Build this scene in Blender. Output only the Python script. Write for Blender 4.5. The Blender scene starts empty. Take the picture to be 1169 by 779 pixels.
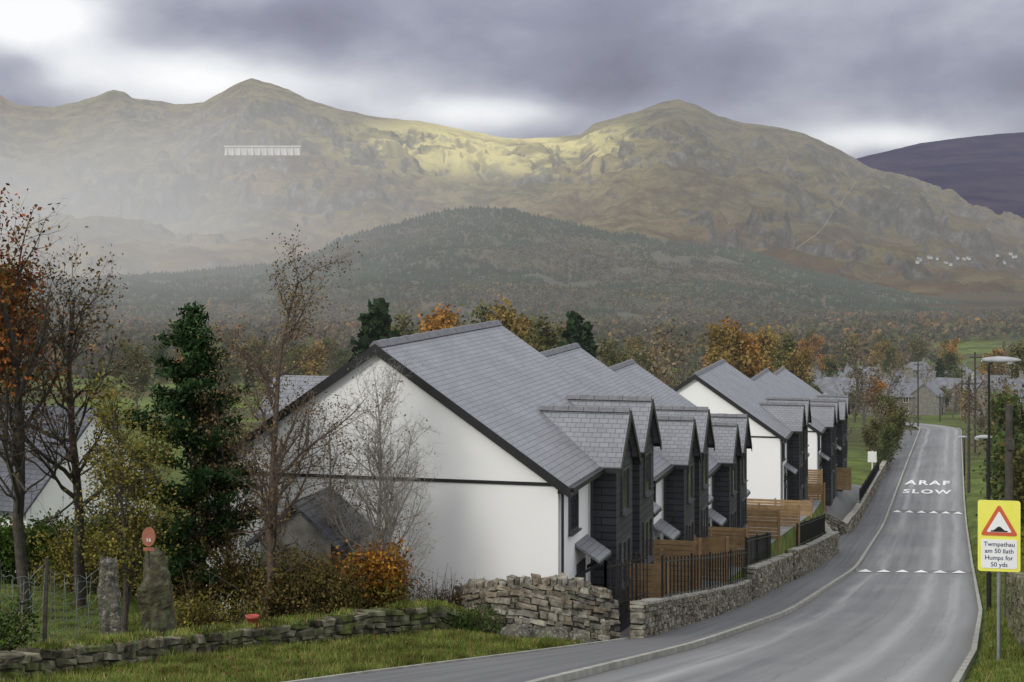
import bpy, bmesh, math, random
import numpy as np
from mathutils import Vector, Matrix
F=1948.0; PX=584.5; HY=275.0
TH=math.atan(.262); SN=math.sin(TH); CS=math.cos(TH)
CX,CY=1.42,41.9
scene=bpy.context.scene
COL=scene.collection
R=random.Random(7); NR=np.random.default_rng(5)

# ---------------------------------------------------------------- helpers
def st(s,t): return (CX+SN*s+CS*t, CY+CS*s-SN*t)
def to_st(X,Y):
    dx=X-CX; dy=Y-CY
    return SN*dx+CS*dy, CS*dx-SN*dy
_py=np.array([-400,0,28.5,40,58,91,125,198,251,350,500,700,1000,1400,1600,2600,12000.])
_pz=np.array([2.1,2.1,7.37,9.5,12.65,17.5,20.9,24.9,27.7,36,46,56,68,76,79,86,90.])
_gy=np.arange(-400,3000,1.0); _gz=np.interp(_gy,_py,_pz)
_k=np.ones(11)/11; _gs=np.convolve(np.pad(_gz,5,mode='edge'),_k,'valid')
def Pd(Y): return np.interp(Y,_gy,_gs)
def sstep(a,b,x):
    t=np.clip((x-a)/(b-a),0,1); return t*t*(3-2*t)
def vnoise(x,y,seed=0):
    xi=np.floor(x).astype(np.int64); yi=np.floor(y).astype(np.int64)
    fx=x-xi; fy=y-yi; fx=fx*fx*(3-2*fx); fy=fy*fy*(3-2*fy)
    def h(a,b):
        v=(a.astype(np.uint64)*np.uint64(374761393)+b.astype(np.uint64)*np.uint64(668265263)+np.uint64(seed*97531+11))&np.uint64(0xffffffff)
        v=((v^(v>>np.uint64(13)))*np.uint64(1274126177))&np.uint64(0xffffffff)
        v=v^(v>>np.uint64(16))
        return v.astype(np.float64)/4294967295.0
    return (h(xi,yi)*(1-fx)+h(xi+1,yi)*fx)*(1-fy)+(h(xi,yi+1)*(1-fx)+h(xi+1,yi+1)*fx)*fy
def fbm(x,y,o=5,seed=0,ridged=False):
    a=1.0; s=0; n=0
    x=np.asarray(x,float)+5000; y=np.asarray(y,float)+5000
    for i in range(o):
        v=vnoise(x,y,seed+i)
        if ridged: v=1-np.abs(2*v-1)
        s=s+v*a; n+=a; a*=.5; x=x*2.03+17.1; y=y*2.03+9.7
    return s/n
_fs=np.array([-60,0,11.6,35,50,54,65,79,103,115.]); _ff=np.array([-9.5,-10.2,-11.3,-13.2,-14.6,-15.05,-15.3,-17.3,-18.9,-20.])
def edge(s): return np.interp(s,[-40,-14,-1,400],[-4.0,-.6,1.6,1.6])
def kl(s): return np.interp(s,[-60,-14,-2,16,50,85,156,230],[1.3,2.8,3.4,3.75,4.0,3.95,3.8,3.8])
def kr(s): return np.interp(s,[-60,-14,-2,20,50,110,200],[6.4,9.05,9.5,9.9,9.9,9.6,9.5])
def T(X,Y):
    X=np.asarray(X,float); Y=np.asarray(Y,float)
    s,t=to_st(X,Y)
    base=-Pd(Y)
    e=edge(s)
    dl=e-t; dr=t-kr(s)-.12
    adj=np.full_like(base,-.14)
    sc=np.interp(s,[-18,-9,-3,0],[.05,.45,1.0,1.0])
    left=np.interp(dl,[0,.35,3.5,9],[-.14,.13,.36,.5]); left=np.where(left>.1,.1+(left-.1)*sc,left)
    left=left+np.interp(dl,[8,13,30,80],[0,.55,1.2,1.2])*np.interp(s,[-9,2,30,60],[0,1,1,0])
    right=np.interp(dr,[0,.35,6,60],[-.14,.1,.35,2.0])
    adj=np.where(dl>0,left,adj); adj=np.where(dr>0,right,adj)
    g=(fbm(X*.8,Y*.8,3,3)-.5)*.14
    adj=adj+np.where((dl>.5)|(dr>.5),g,0)
    adj=np.where((s>212)&(t>-45)&(t<14),-.2,adj)
    z=base+adj+(fbm(X/160,Y/160,3,9)-.5)*14*sstep(320,700,Y)
    wl=np.where(s<14,sstep(-12.8,-10.6,t),sstep(-30,-14,t))
    w=wl*sstep(-3,-.3,s)*(1-sstep(105,120,s))*(t<1.52)
    w=w*(1-sstep(-2.5,1.5,t)*sstep(60,64,s)*.97)
    return z*(1-w)+np.interp(s,_fs,_ff)*w
def Ts(X,Y): return float(T(np.array([X]),np.array([Y]))[0])
def at(px,Y): return ((px-PX)/F*Y, Y)
def zat(py,Y): return -(py-HY)/F*Y

class MB:
    def __init__(s): s.v=[]; s.f=[]; s.m=[]; s.uv=[]
    def add(s,vs,fs,mi=0,uvs=None):
        b=len(s.v); s.v.extend([tuple(map(float,p)) for p in vs])
        for i,f in enumerate(fs):
            s.f.append([int(k)+b for k in f]); s.m.append(mi)
            s.uv.append(uvs[i] if uvs and uvs[i] else None)
    def box(s,x0,x1,y0,y1,z0,z1,mi=0):
        v=[(x0,y0,z0),(x1,y0,z0),(x1,y1,z0),(x0,y1,z0),(x0,y0,z1),(x1,y0,z1),(x1,y1,z1),(x0,y1,z1)]
        f=[(3,2,1,0),(4,5,6,7),(0,1,5,4),(1,2,6,5),(2,3,7,6),(3,0,4,7)]
        uv=[]
        for q in f:
            pts=[v[k] for k in q]
            if q in f[:2]: uv.append([(p[0],p[1]) for p in pts])
            elif q in (f[2],f[4]): uv.append([(p[0],p[2]) for p in pts])
            else: uv.append([(p[1],p[2]) for p in pts])
        s.add(v,f,mi,uv)
    def prism(s,poly,off,mi=0,uv=None):
        n=len(poly); P=[Vector(p) for p in poly]; Q=[p+Vector(off) for p in P]
        f=[tuple(range(n)),tuple(range(2*n-1,n-1,-1))]
        for i in range(n): j=(i+1)%n; f.append((i,i+n,j+n,j))
        s.add(P+Q,f,mi,[uv,None]+[None]*n if uv else None)
    def cyl(s,p0,p1,r0,r1=None,k=8,mi=0):
        if r1 is None: r1=r0
        p0=Vector(p0); p1=Vector(p1); d=(p1-p0).normalized()
        a=d.orthogonal().normalized(); b=d.cross(a)
        vs=[]
        for p,r in ((p0,r0),(p1,r1)):
            for i in range(k):
                an=2*math.pi*i/k; vs.append(p+a*math.cos(an)*r+b*math.sin(an)*r)
        f=[(i,(i+1)%k,(i+1)%k+k,i+k) for i in range(k)]+[tuple(range(k-1,-1,-1)),tuple(range(k,2*k))]
        s.add(vs,f,mi)
    def obj(s,name,mats,parent=None,smooth=False):
        me=bpy.data.meshes.new(name); me.from_pydata(s.v,[],s.f)
        for m in mats: me.materials.append(m)
        if len(mats)>1: me.polygons.foreach_set('material_index',s.m)
        if any(u is not None for u in s.uv):
            l=me.uv_layers.new(name='UVMap'); arr=[]
            for f,u in zip(s.f,s.uv):
                if u: 
                    for p in u: arr.extend(p)
                else:
                    for k in f: q=s.v[k]; arr.extend((q[0]+q[1],q[2]))
            l.data.foreach_set('uv',arr)
        if smooth: me.polygons.foreach_set('use_smooth',[True]*len(s.f))
        me.update()
        return link(name,me,parent)
def link(name,me,parent=None):
    o=bpy.data.objects.new(name,me); COL.objects.link(o)
    if parent: o.parent=parent
    return o
def npmesh(name,V,Fc,mats,mi=None,parent=None,smooth=False):
    me=bpy.data.meshes.new(name); V=np.asarray(V,np.float32); Fc=np.asarray(Fc,np.int32)
    me.vertices.add(len(V)); me.vertices.foreach_set('co',V.ravel())
    k=Fc.shape[1]; me.loops.add(Fc.size); me.loops.foreach_set('vertex_index',Fc.ravel())
    me.polygons.add(len(Fc)); me.polygons.foreach_set('loop_start',np.arange(len(Fc),dtype=np.int32)*k)
    me.polygons.foreach_set('loop_total',np.full(len(Fc),k,np.int32))
    for m in mats: me.materials.append(m)
    if mi is not None: me.polygons.foreach_set('material_index',np.asarray(mi,np.int32))
    me.polygons.foreach_set('use_smooth',np.full(len(Fc),smooth))
    me.update(calc_edges=True); me.validate()
    return link(name,me,parent)
def grid(name,P,mats,smooth=True):
    nr,nc=P.shape[:2]; idx=np.arange(nr*nc).reshape(nr,nc)
    f=np.stack([idx[:-1,:-1],idx[:-1,1:],idx[1:,1:],idx[1:,:-1]],-1).reshape(-1,4)
    return npmesh(name,P.reshape(-1,3),f,mats,smooth=smooth)
def thing(o,label,cat,group=None):
    o['label']=label; o['category']=cat
    if group: o['group']=group
    return o
def struct(o): o['kind']='structure'; return o
def empty(name,loc=(0,0,0),rz=0):
    o=bpy.data.objects.new(name,None); COL.objects.link(o); o.location=loc; o.rotation_euler=(0,0,rz); o.empty_display_size=.3; return o
def copy_tree(o,parent=None):
    n=o.copy(); COL.objects.link(n)
    if parent is not None: n.parent=parent
    for c in o.children: copy_tree(c,n)
    return n

# ---------------------------------------------------------------- materials
def lk(nt,a,b): nt.links.new(a,b)
def mth(nt,op,a,b=None,c=None,clamp=False):
    n=nt.nodes.new('ShaderNodeMath'); n.operation=op; n.use_clamp=clamp
    for i,x in enumerate((a,b,c)):
        if x is None: continue
        if hasattr(x,'is_output'): lk(nt,x,n.inputs[i])
        else: n.inputs[i].default_value=x
    return n.outputs[0]
def mixc(nt,f,a,b,mode='MIX'):
    n=nt.nodes.new('ShaderNodeMix'); n.data_type='RGBA'; n.blend_type=mode
    for i,x in ((0,f),(6,a),(7,b)):
        if hasattr(x,'is_output'): lk(nt,x,n.inputs[i])
        elif i==0: n.inputs[0].default_value=x
        else: n.inputs[i].default_value=(*x,1) if len(x)==3 else x
    return n.outputs[2]
def vscale(nt,c,k):
    vm=nt.nodes.new('ShaderNodeVectorMath'); vm.operation='SCALE'; lk(nt,c,vm.inputs[0]); lk(nt,k,vm.inputs['Scale']); return vm.outputs[0]
def ramp(nt,fac,stops,interp='LINEAR'):
    n=nt.nodes.new('ShaderNodeValToRGB'); n.color_ramp.interpolation=interp
    e=n.color_ramp.elements
    while len(e)<len(stops): e.new(.5)
    for i,(p,c) in enumerate(stops): e[i].position=p; e[i].color=(*c,1) if len(c)==3 else c
    lk(nt,fac,n.inputs[0]); return n.outputs[0]
def noise(nt,vec,scale,detail=4,rough=.55,dist=0):
    n=nt.nodes.new('ShaderNodeTexNoise'); n.inputs['Scale'].default_value=scale; n.inputs['Detail'].default_value=detail
    n.inputs['Roughness'].default_value=rough; n.inputs['Distortion'].default_value=dist
    if vec is not None: lk(nt,vec,n.inputs['Vector'])
    return n.outputs['Fac']
def mrange(nt,v,a,b,c=0.,d=1.,smooth=True):
    n=nt.nodes.new('ShaderNodeMapRange'); n.interpolation_type='SMOOTHSTEP' if smooth else 'LINEAR'
    lk(nt,v,n.inputs[0])
    for i,x in enumerate((a,b,c,d)): n.inputs[i+1].default_value=x
    return n.outputs[0]
HAZE=(.50,.50,.51)
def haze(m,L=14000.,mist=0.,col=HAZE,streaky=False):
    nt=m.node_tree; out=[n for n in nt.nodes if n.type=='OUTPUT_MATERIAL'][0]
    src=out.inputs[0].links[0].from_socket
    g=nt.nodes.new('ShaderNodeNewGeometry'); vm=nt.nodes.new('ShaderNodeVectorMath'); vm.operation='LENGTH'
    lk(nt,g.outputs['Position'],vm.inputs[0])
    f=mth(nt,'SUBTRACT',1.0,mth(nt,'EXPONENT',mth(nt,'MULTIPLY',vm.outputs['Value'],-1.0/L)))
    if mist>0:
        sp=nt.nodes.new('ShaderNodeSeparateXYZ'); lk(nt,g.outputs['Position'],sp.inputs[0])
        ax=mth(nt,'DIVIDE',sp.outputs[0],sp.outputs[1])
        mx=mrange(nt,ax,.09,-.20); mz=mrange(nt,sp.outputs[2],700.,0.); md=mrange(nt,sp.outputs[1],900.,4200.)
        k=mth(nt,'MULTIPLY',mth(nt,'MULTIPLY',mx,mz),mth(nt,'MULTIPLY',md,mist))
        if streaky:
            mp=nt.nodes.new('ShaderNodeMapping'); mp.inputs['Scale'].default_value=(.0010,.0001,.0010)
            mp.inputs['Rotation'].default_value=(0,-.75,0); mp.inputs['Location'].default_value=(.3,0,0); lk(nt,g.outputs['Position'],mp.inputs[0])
            k=mth(nt,'MULTIPLY',k,mrange(nt,noise(nt,mp.outputs[0],.9,1),.3,.7,.62,1.2))  # slanting light shafts, painted in as streaks of brighter mist
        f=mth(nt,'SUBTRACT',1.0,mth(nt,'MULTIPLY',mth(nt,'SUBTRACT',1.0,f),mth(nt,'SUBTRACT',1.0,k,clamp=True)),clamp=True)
    em=nt.nodes.new('ShaderNodeEmission'); em.inputs[0].default_value=(*col,1)  # haze and mist are painted: a flat glow mixed over the surface
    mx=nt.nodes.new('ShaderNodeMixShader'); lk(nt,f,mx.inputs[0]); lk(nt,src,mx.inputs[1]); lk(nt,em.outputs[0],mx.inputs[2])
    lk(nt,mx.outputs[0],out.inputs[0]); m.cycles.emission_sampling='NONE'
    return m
def base(name,rough=.8):
    m=bpy.data.materials.new(name); m.use_nodes=True; nt=m.node_tree
    b=nt.nodes['Principled BSDF']; b.inputs['Roughness'].default_value=rough
    return m,nt,b
def dbase(name):
    m=bpy.data.materials.new(name); m.use_nodes=True; nt=m.node_tree
    nt.nodes.remove(nt.nodes['Principled BSDF']); b=nt.nodes.new('ShaderNodeBsdfDiffuse')
    out=[n for n in nt.nodes if n.type=='OUTPUT_MATERIAL'][0]; lk(nt,b.outputs[0],out.inputs[0])
    return m,nt,b
def M(name,stops,scale,rough=.8,bump=0,bscale=None,world=False,spec=None,metal=0,detail=4):
    m,nt,b=base(name,rough)
    if world: v=nt.nodes.new('ShaderNodeNewGeometry').outputs['Position']
    else: v=nt.nodes.new('ShaderNodeTexCoord').outputs['Object']
    if len(stops)==1: b.inputs['Base Color'].default_value=(*stops[0],1)
    else:
        n=len(stops); c=ramp(nt,noise(nt,v,scale,detail),[(.3+.4*i/(n-1),s) for i,s in enumerate(stops)])
        lk(nt,c,b.inputs['Base Color'])
    b.inputs['Metallic'].default_value=metal
    if spec is not None: b.inputs['Specular IOR Level'].default_value=spec
    if bump:
        bp=nt.nodes.new('ShaderNodeBump'); bp.inputs['Strength'].default_value=bump; bp.inputs['Distance'].default_value=.05
        lk(nt,noise(nt,v,bscale or scale*4,4),bp.inputs['Height']); lk(nt,bp.outputs[0],b.inputs['Normal'])
    return m
def MI(name,stops,rough=.75,scale=3.,trans=0.,det=1,lo=.5,hi=1.4):
    m,nt,b=dbase(name); g=nt.nodes.new('ShaderNodeNewGeometry')
    n=len(stops); c=ramp(nt,g.outputs['Random Per Island'],[(i/(n-1),s) for i,s in enumerate(stops)])
    v=nt.nodes.new('ShaderNodeTexCoord').outputs['Object']
    c=vscale(nt,c,mrange(nt,noise(nt,v,scale,det),.3,.7,lo,hi))
    lk(nt,c,b.inputs['Color'])
    return m
def brickm(name,c1,c2,mort,bw,rh,ms,rough,bump=.5,spec=.5,vary=.25):
    m,nt,b=base(name,rough); uv=nt.nodes.new('ShaderNodeTexCoord').outputs['UV']
    t=nt.nodes.new('ShaderNodeTexBrick'); lk(nt,uv,t.inputs['Vector'])
    t.inputs['Color1'].default_value=(*c1,1); t.inputs['Color2'].default_value=(*c2,1); t.inputs['Mortar'].default_value=(*mort,1)
    t.inputs['Scale'].default_value=1; t.inputs['Brick Width'].default_value=bw; t.inputs['Row Height'].default_value=rh
    t.inputs['Mortar Size'].default_value=ms; t.inputs['Mortar Smooth'].default_value=.2; t.inputs['Bias'].default_value=0
    lk(nt,vscale(nt,t.outputs[0],mrange(nt,noise(nt,uv,.6,3),.3,.7,1-vary,1+vary)),b.inputs['Base Color']); b.inputs['Specular IOR Level'].default_value=spec
    sp=nt.nodes.new('ShaderNodeSeparateXYZ'); lk(nt,uv,sp.inputs[0])
    saw=mth(nt,'MULTIPLY',mth(nt,'FRACT',mth(nt,'DIVIDE',sp.outputs[1],rh)),-1.0)
    h=mth(nt,'SUBTRACT',saw,mth(nt,'MULTIPLY',t.outputs['Fac'],.8))
    bp=nt.nodes.new('ShaderNodeBump'); bp.inputs['Strength'].default_value=bump; bp.inputs['Distance'].default_value=.012
    lk(nt,h,bp.inputs['Height']); lk(nt,bp.outputs[0],b.inputs['Normal'])
    return m

m_slate=brickm('slate',(.19,.195,.215),(.235,.24,.26),(.10,.10,.11),.25,.16,.009,.42,.6,.6,.10)
m_clad=brickm('slate_cladding',(.030,.031,.037),(.042,.043,.050),(.008,.008,.009),2.4,.2,.018,.5,.7,.4,.15)
m_white=M('white_render',[(.82,.82,.815),(.83,.83,.82),(.84,.84,.83)],.35,.85,.08,30)
m_black=M('black_trim',[(.012,.012,.014),(.02,.02,.022)],3,.4)
m_ridge=M('ridge_tile_clay',[(.10,.10,.11),(.17,.17,.185)],6,.5)
m_glass=M('window_glass',[(.02,.022,.028),(.05,.055,.065)],1.2,.06,spec=.8)
m_frame=M('window_frame_grey',[(.05,.05,.055),(.07,.07,.075)],3,.4)
m_door=M('door_paint',[(.03,.032,.035),(.045,.045,.05)],3,.35)
m_stone=MI('wall_stone',[(.10,.09,.07),(.24,.22,.175),(.16,.15,.13),(.36,.34,.28),(.20,.165,.12),(.28,.26,.22)],.9,6,det=3)
m_stonedark=MI('mossy_stone',[(.06,.055,.04),(.15,.14,.10),(.08,.10,.03),(.20,.18,.14),(.10,.12,.04)],.9,4,det=3)
m_core=M('wall_core',[(.03,.027,.022),(.06,.055,.045)],5,.95)
m_cap=M('coping_concrete',[(.25,.235,.2),(.36,.34,.3)],4,.85,.3,20)
m_kerb=M('kerb_stone',[(.24,.23,.20),(.40,.39,.35)],2.5,.85,.3,25)
m_metal=M('black_metal',[(.008,.008,.009),(.015,.015,.016)],4,.35)
m_gal=M('galvanised_steel',[(.28,.29,.30),(.38,.39,.40)],6,.45,metal=.6)
m_wire=M('green_wire',[(.14,.18,.16),(.24,.28,.26)],6,.6)
m_bark=M('bark',[(.035,.028,.022),(.085,.07,.058)],9,.95,.6,30)
m_barkl=M('pale_bark',[(.20,.18,.155),(.34,.31,.28)],9,.9,.4,30)
m_barkr=M('reddish_bark',[(.065,.045,.036),(.13,.095,.075)],9,.9,.4,30)
m_timber=MI('fence_timber',[(.25,.16,.085),(.33,.22,.12),(.29,.19,.10)],.8,4,lo=.88,hi=1.1)
m_pole=M('pole_timber',[(.04,.034,.028),(.08,.07,.06)],6,.9,.4,30)
def lich():
    m,nt,b=base('lichened_stone',.95); v=nt.nodes.new('ShaderNodeTexCoord').outputs['Object']
    c=ramp(nt,noise(nt,v,5,4,.6),[(.35,(.04,.036,.028)),(.55,(.11,.10,.08)),(.7,(.09,.10,.05))])
    k=mrange(nt,noise(nt,v,12,4,.7),.53,.62,0,.8); c=mixc(nt,k,c,(.27,.27,.23))
    lk(nt,c,b.inputs['Base Color'])
    bp=nt.nodes.new('ShaderNodeBump'); bp.inputs['Strength'].default_value=.9; bp.inputs['Distance'].default_value=.06
    lk(nt,noise(nt,v,14,4),bp.inputs['Height']); lk(nt,bp.outputs[0],b.inputs['Normal']); return m
m_lichen=lich()
def paint_mat(nm,stops):
    m,nt,b=base(nm,.7); v=nt.nodes.new('ShaderNodeNewGeometry').outputs['Position']
    lk(nt,ramp(nt,noise(nt,v,3.0,5,.7),stops),b.inputs['Base Color']); return m
m_paint=paint_mat('road_paint',[(.32,(.30,.30,.30)),(.40,(.70,.70,.68)),(.6,(.84,.84,.82))])

def ground_mat():
    m,nt,b=base('ground_cover',.95)
    v=nt.nodes.new('ShaderNodeNewGeometry').outputs['Position']
    near=ramp(nt,noise(nt,v,1.3,5,.65),[(.3,(.045,.05,.016)),(.45,(.08,.11,.022)),(.58,(.12,.16,.035)),(.72,(.17,.15,.05))])
    far=ramp(nt,noise(nt,v,.009,4,.6),[(.36,(.10,.07,.035)),(.46,(.07,.075,.03)),(.54,(.10,.13,.035)),(.62,(.14,.18,.045))])
    vfar=ramp(nt,noise(nt,v,.006,4,.6),[(.4,(.04,.032,.02)),(.6,(.07,.055,.028))])
    sp=nt.nodes.new('ShaderNodeSeparateXYZ'); lk(nt,v,sp.inputs[0])
    c=mixc(nt,mrange(nt,sp.outputs[1],90.,260.),near,far)
    c=mixc(nt,mrange(nt,sp.outputs[1],1250.,1600.),c,vfar)
    c=vscale(nt,c,mrange(nt,noise(nt,v,.25,4),.35,.7,.75,1.25))
    lk(nt,c,b.inputs['Base Color']); b.inputs['Specular IOR Level'].default_value=.1
    return haze(m,14000)
m_ground=ground_mat()
def road_mat(name,lo,hi,lanes=True):
    m,nt,b=base(name,.72)
    uv=nt.nodes.new('ShaderNodeTexCoord').outputs['UV']
    pos=nt.nodes.new('ShaderNodeNewGeometry').outputs['Position']
    mp=nt.nodes.new('ShaderNodeMapping'); mp.inputs['Scale'].default_value=(1.5,.035,1); lk(nt,uv,mp.inputs[0])
    streak=noise(nt,mp.outputs[0],1.4,3,.6)
    patch=noise(nt,pos,.16,4,.6); grit=noise(nt,pos,28,2,.7)
    f=mth(nt,'ADD',mth(nt,'MULTIPLY',streak,.65),mth(nt,'ADD',mth(nt,'MULTIPLY',patch,.35),mth(nt,'MULTIPLY',grit,.18)))
    c=ramp(nt,f,[(.42,lo),(.74,hi)])
    if lanes:
        sp=nt.nodes.new('ShaderNodeSeparateXYZ'); lk(nt,uv,sp.inputs[0])
        ex=mth(nt,'ADD',sp.outputs[0],mth(nt,'MULTIPLY',patch,.5))
        w=mrange(nt,ex,3.0,3.8,.0,.45); c=mixc(nt,w,c,(.25,.25,.245))
        for tx in (1.2,4.1,5.2):
            j=mth(nt,'ABSOLUTE',mth(nt,'SUBTRACT',mth(nt,'ADD',sp.outputs[0],mth(nt,'MULTIPLY',patch,.5)),tx+.25))
            c=mixc(nt,mth(nt,'MULTIPLY',mrange(nt,j,.45,.0,0,.75),mrange(nt,streak,.3,.65,.25,1)),c,(.34,.34,.335))
        wv=noise(nt,pos,.8,3)
        for tx,wd in ((3.1,.045),(4.9,.025)):
            j=mth(nt,'ABSOLUTE',mth(nt,'SUBTRACT',mth(nt,'ADD',sp.outputs[0],mth(nt,'MULTIPLY',wv,.4)),tx+.2))
            c=mixc(nt,mth(nt,'MULTIPLY',mrange(nt,j,wd,wd*.4,0,.6),streak),c,(.08,.08,.08))
        gm=mrange(nt,sp.outputs[0],.5,.0,0,.8); c=mixc(nt,mth(nt,'MULTIPLY',gm,patch),c,(.06,.055,.04))
        gm=mrange(nt,sp.outputs[0],5.6,6.0,0,.9); c=mixc(nt,mth(nt,'MULTIPLY',gm,streak),c,(.06,.055,.04))
    lk(nt,c,b.inputs['Base Color'])
    bp=nt.nodes.new('ShaderNodeBump'); bp.inputs['Strength'].default_value=.35; bp.inputs['Distance'].default_value=.01
    lk(nt,grit,bp.inputs['Height']); lk(nt,bp.outputs[0],b.inputs['Normal'])
    return m
m_road=road_mat('road_asphalt',(.115,.115,.12),(.21,.21,.21))
m_pave=road_mat('pavement_asphalt',(.08,.08,.085),(.15,.15,.152),False)

def mount_mat(name,L,mist,blue=False):
    m,nt,b=dbase(name)
    g=nt.nodes.new('ShaderNodeNewGeometry'); v=g.outputs['Position']
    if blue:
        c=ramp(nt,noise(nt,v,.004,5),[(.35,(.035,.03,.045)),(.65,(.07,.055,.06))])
    else:
        sp=nt.nodes.new('ShaderNodeSeparateXYZ'); lk(nt,v,sp.inputs[0])
        ax=mth(nt,'DIVIDE',sp.outputs[0],sp.outputs[1]); ez=mth(nt,'DIVIDE',sp.outputs[2],sp.outputs[1])
        big=ramp(nt,noise(nt,v,.0016,3,.5),[(.38,(.085,.085,.038)),(.5,(.13,.105,.055)),(.62,(.125,.07,.04))])
        fine=ramp(nt,noise(nt,v,.0075,6,.76,.3),[(.36,(.018,.016,.013)),(.44,(.065,.05,.028)),(.52,(.14,.12,.06)),(.59,(.22,.185,.095)),(.70,(.13,.068,.038))])
        c=mixc(nt,.62,big,fine)
        low=mrange(nt,ez,.035,-.02,0,.7); c=mixc(nt,mth(nt,'MULTIPLY',low,mrange(nt,noise(nt,v,.003,4,.6),.35,.6)),c,(.10,.052,.03))
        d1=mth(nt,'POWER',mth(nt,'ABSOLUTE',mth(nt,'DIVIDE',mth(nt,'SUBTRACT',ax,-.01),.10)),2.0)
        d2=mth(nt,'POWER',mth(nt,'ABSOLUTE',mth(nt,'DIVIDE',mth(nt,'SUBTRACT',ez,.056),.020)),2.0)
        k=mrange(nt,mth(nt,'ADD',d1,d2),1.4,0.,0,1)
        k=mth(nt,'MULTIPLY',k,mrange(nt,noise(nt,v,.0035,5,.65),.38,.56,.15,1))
        c=mixc(nt,k,c,(.56,.49,.20))  # sunlit patch on the saddle, painted into the base colour
        c=vscale(nt,c,mrange(nt,ax,.03,.13,1.1,.66))  # cloud shadow on the right-hand slopes, put into the colour
        sn=nt.nodes.new('ShaderNodeSeparateXYZ'); lk(nt,g.outputs['Normal'],sn.inputs[0])
        steep=mth(nt,'ADD',mth(nt,'SUBTRACT',1.0,sn.outputs[2]),mth(nt,'MULTIPLY',mth(nt,'SUBTRACT',noise(nt,v,.02,5,.75),.5),.6))
        rk=ramp(nt,noise(nt,v,.03,5,.78),[(.36,(.022,.022,.024)),(.52,(.085,.083,.082)),(.68,(.19,.185,.18))])
        rk=vscale(nt,rk,mrange(nt,ax,.02,.13,1.1,.75))  # rock darkened to the right with the same painted cloud shadow
        c=mixc(nt,mth(nt,'MULTIPLY',mrange(nt,steep,.17,.33,0,.85),mth(nt,'SUBTRACT',1.0,mth(nt,'MULTIPLY',k,.5))),c,rk)
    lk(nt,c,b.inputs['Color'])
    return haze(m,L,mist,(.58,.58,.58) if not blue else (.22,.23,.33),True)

# ---------------------------------------------------------------- camera, light, sky
cam=bpy.data.cameras.new('camera'); co=bpy.data.objects.new('camera',cam); COL.objects.link(co); scene.camera=co
cam.sensor_width=36; cam.lens=36*F/1169; cam.shift_y=-(389.5-HY)/1169; cam.clip_end=30000; cam.clip_start=.3
co.rotation_euler=(math.radians(90),0,0)
scene.view_settings.view_transform='Standard'; scene.view_settings.look='None'; scene.view_settings.exposure=0
sp_=Vector((-.55,-.60,.52)).normalized()
sl=bpy.data.lights.new('sun','SUN'); sl.energy=1.5; sl.angle=math.radians(14); sl.color=(1,.95,.87)
so=bpy.data.objects.new('sun',sl); COL.objects.link(so); so.rotation_euler=(-sp_).to_track_quat('-Z','Y').to_euler(); so.location=(0,-20,60)
w=bpy.data.worlds.new('World'); scene.world=w; w.use_nodes=True; nt=w.node_tree; nt.nodes.clear()
w.cycles.sampling_method='NONE'
out=nt.nodes.new('ShaderNodeOutputWorld')
sky=nt.nodes.new('ShaderNodeTexSky'); sky.sky_type='NISHITA'; sky.sun_disc=False
sky.sun_elevation=math.asin(sp_.z); sky.sun_rotation=math.atan2(sp_.x,sp_.y)
bg1=nt.nodes.new('ShaderNodeBackground'); bg1.inputs[1].default_value=.09; lk(nt,sky.outputs[0],bg1.inputs[0])
tc=nt.nodes.new('ShaderNodeTexCoord').outputs['Generated']
sx=nt.nodes.new('ShaderNodeSeparateXYZ'); lk(nt,tc,sx.inputs[0])
yy=mth(nt,'MAXIMUM',sx.outputs[1],.1); a_=mth(nt,'DIVIDE',sx.outputs[0],yy); e_=mth(nt,'DIVIDE',sx.outputs[2],yy)
def blob(px,py,rx,ry):
    p=mth(nt,'POWER',mth(nt,'ABSOLUTE',mth(nt,'DIVIDE',mth(nt,'SUBTRACT',a_,(px-PX)/F),rx/F)),2.0)
    q=mth(nt,'POWER',mth(nt,'ABSOLUTE',mth(nt,'DIVIDE',mth(nt,'SUBTRACT',e_,(HY-py)/F),ry/F)),2.0)
    return mth(nt,'EXPONENT',mth(nt,'MULTIPLY',mth(nt,'ADD',p,q),-1.0))
mp=nt.nodes.new('ShaderNodeMapping'); mp.inputs['Scale'].default_value=(6,6,11); mp.inputs['Rotation'].default_value=(0,.06,0); lk(nt,tc,mp.inputs[0])
n1=noise(nt,mp.outputs[0],1.35,5,.5,.15)
B=mth(nt,'ADD',mth(nt,'MULTIPLY',mth(nt,'SUBTRACT',n1,.5),1.05),.47)
for (px,py,rx,ry,k) in ((45,15,95,42,.62),(90,75,110,24,.22),(240,88,140,28,.26),(565,130,120,20,.42),(400,105,150,26,.20),(1020,158,100,18,.48),(1150,130,60,18,.12),(900,85,330,46,-.30),(450,30,220,40,-.16),(235,22,80,22,-.18),(15,75,50,15,-.2)):
    B=mth(nt,'ADD',B,mth(nt,'MULTIPLY',blob(px,py,rx,ry),k))
cc=ramp(nt,B,[(.05,(.17,.165,.225)),(.33,(.28,.28,.36)),(.56,(.46,.465,.53)),(.8,(.74,.75,.78)),(1.0,(.93,.93,.94))])
up=mth(nt,'MAXIMUM',mrange(nt,sx.outputs[2],.18,.5),mrange(nt,sx.outputs[1],.3,-.2))
cl=mixc(nt,up,cc,(.95,.97,1.0))
bg2=nt.nodes.new('ShaderNodeBackground'); lk(nt,cl,bg2.inputs[0]); bg2.inputs[1].default_value=1.12
ms=nt.nodes.new('ShaderNodeMixShader'); ms.inputs[0].default_value=.9
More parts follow.
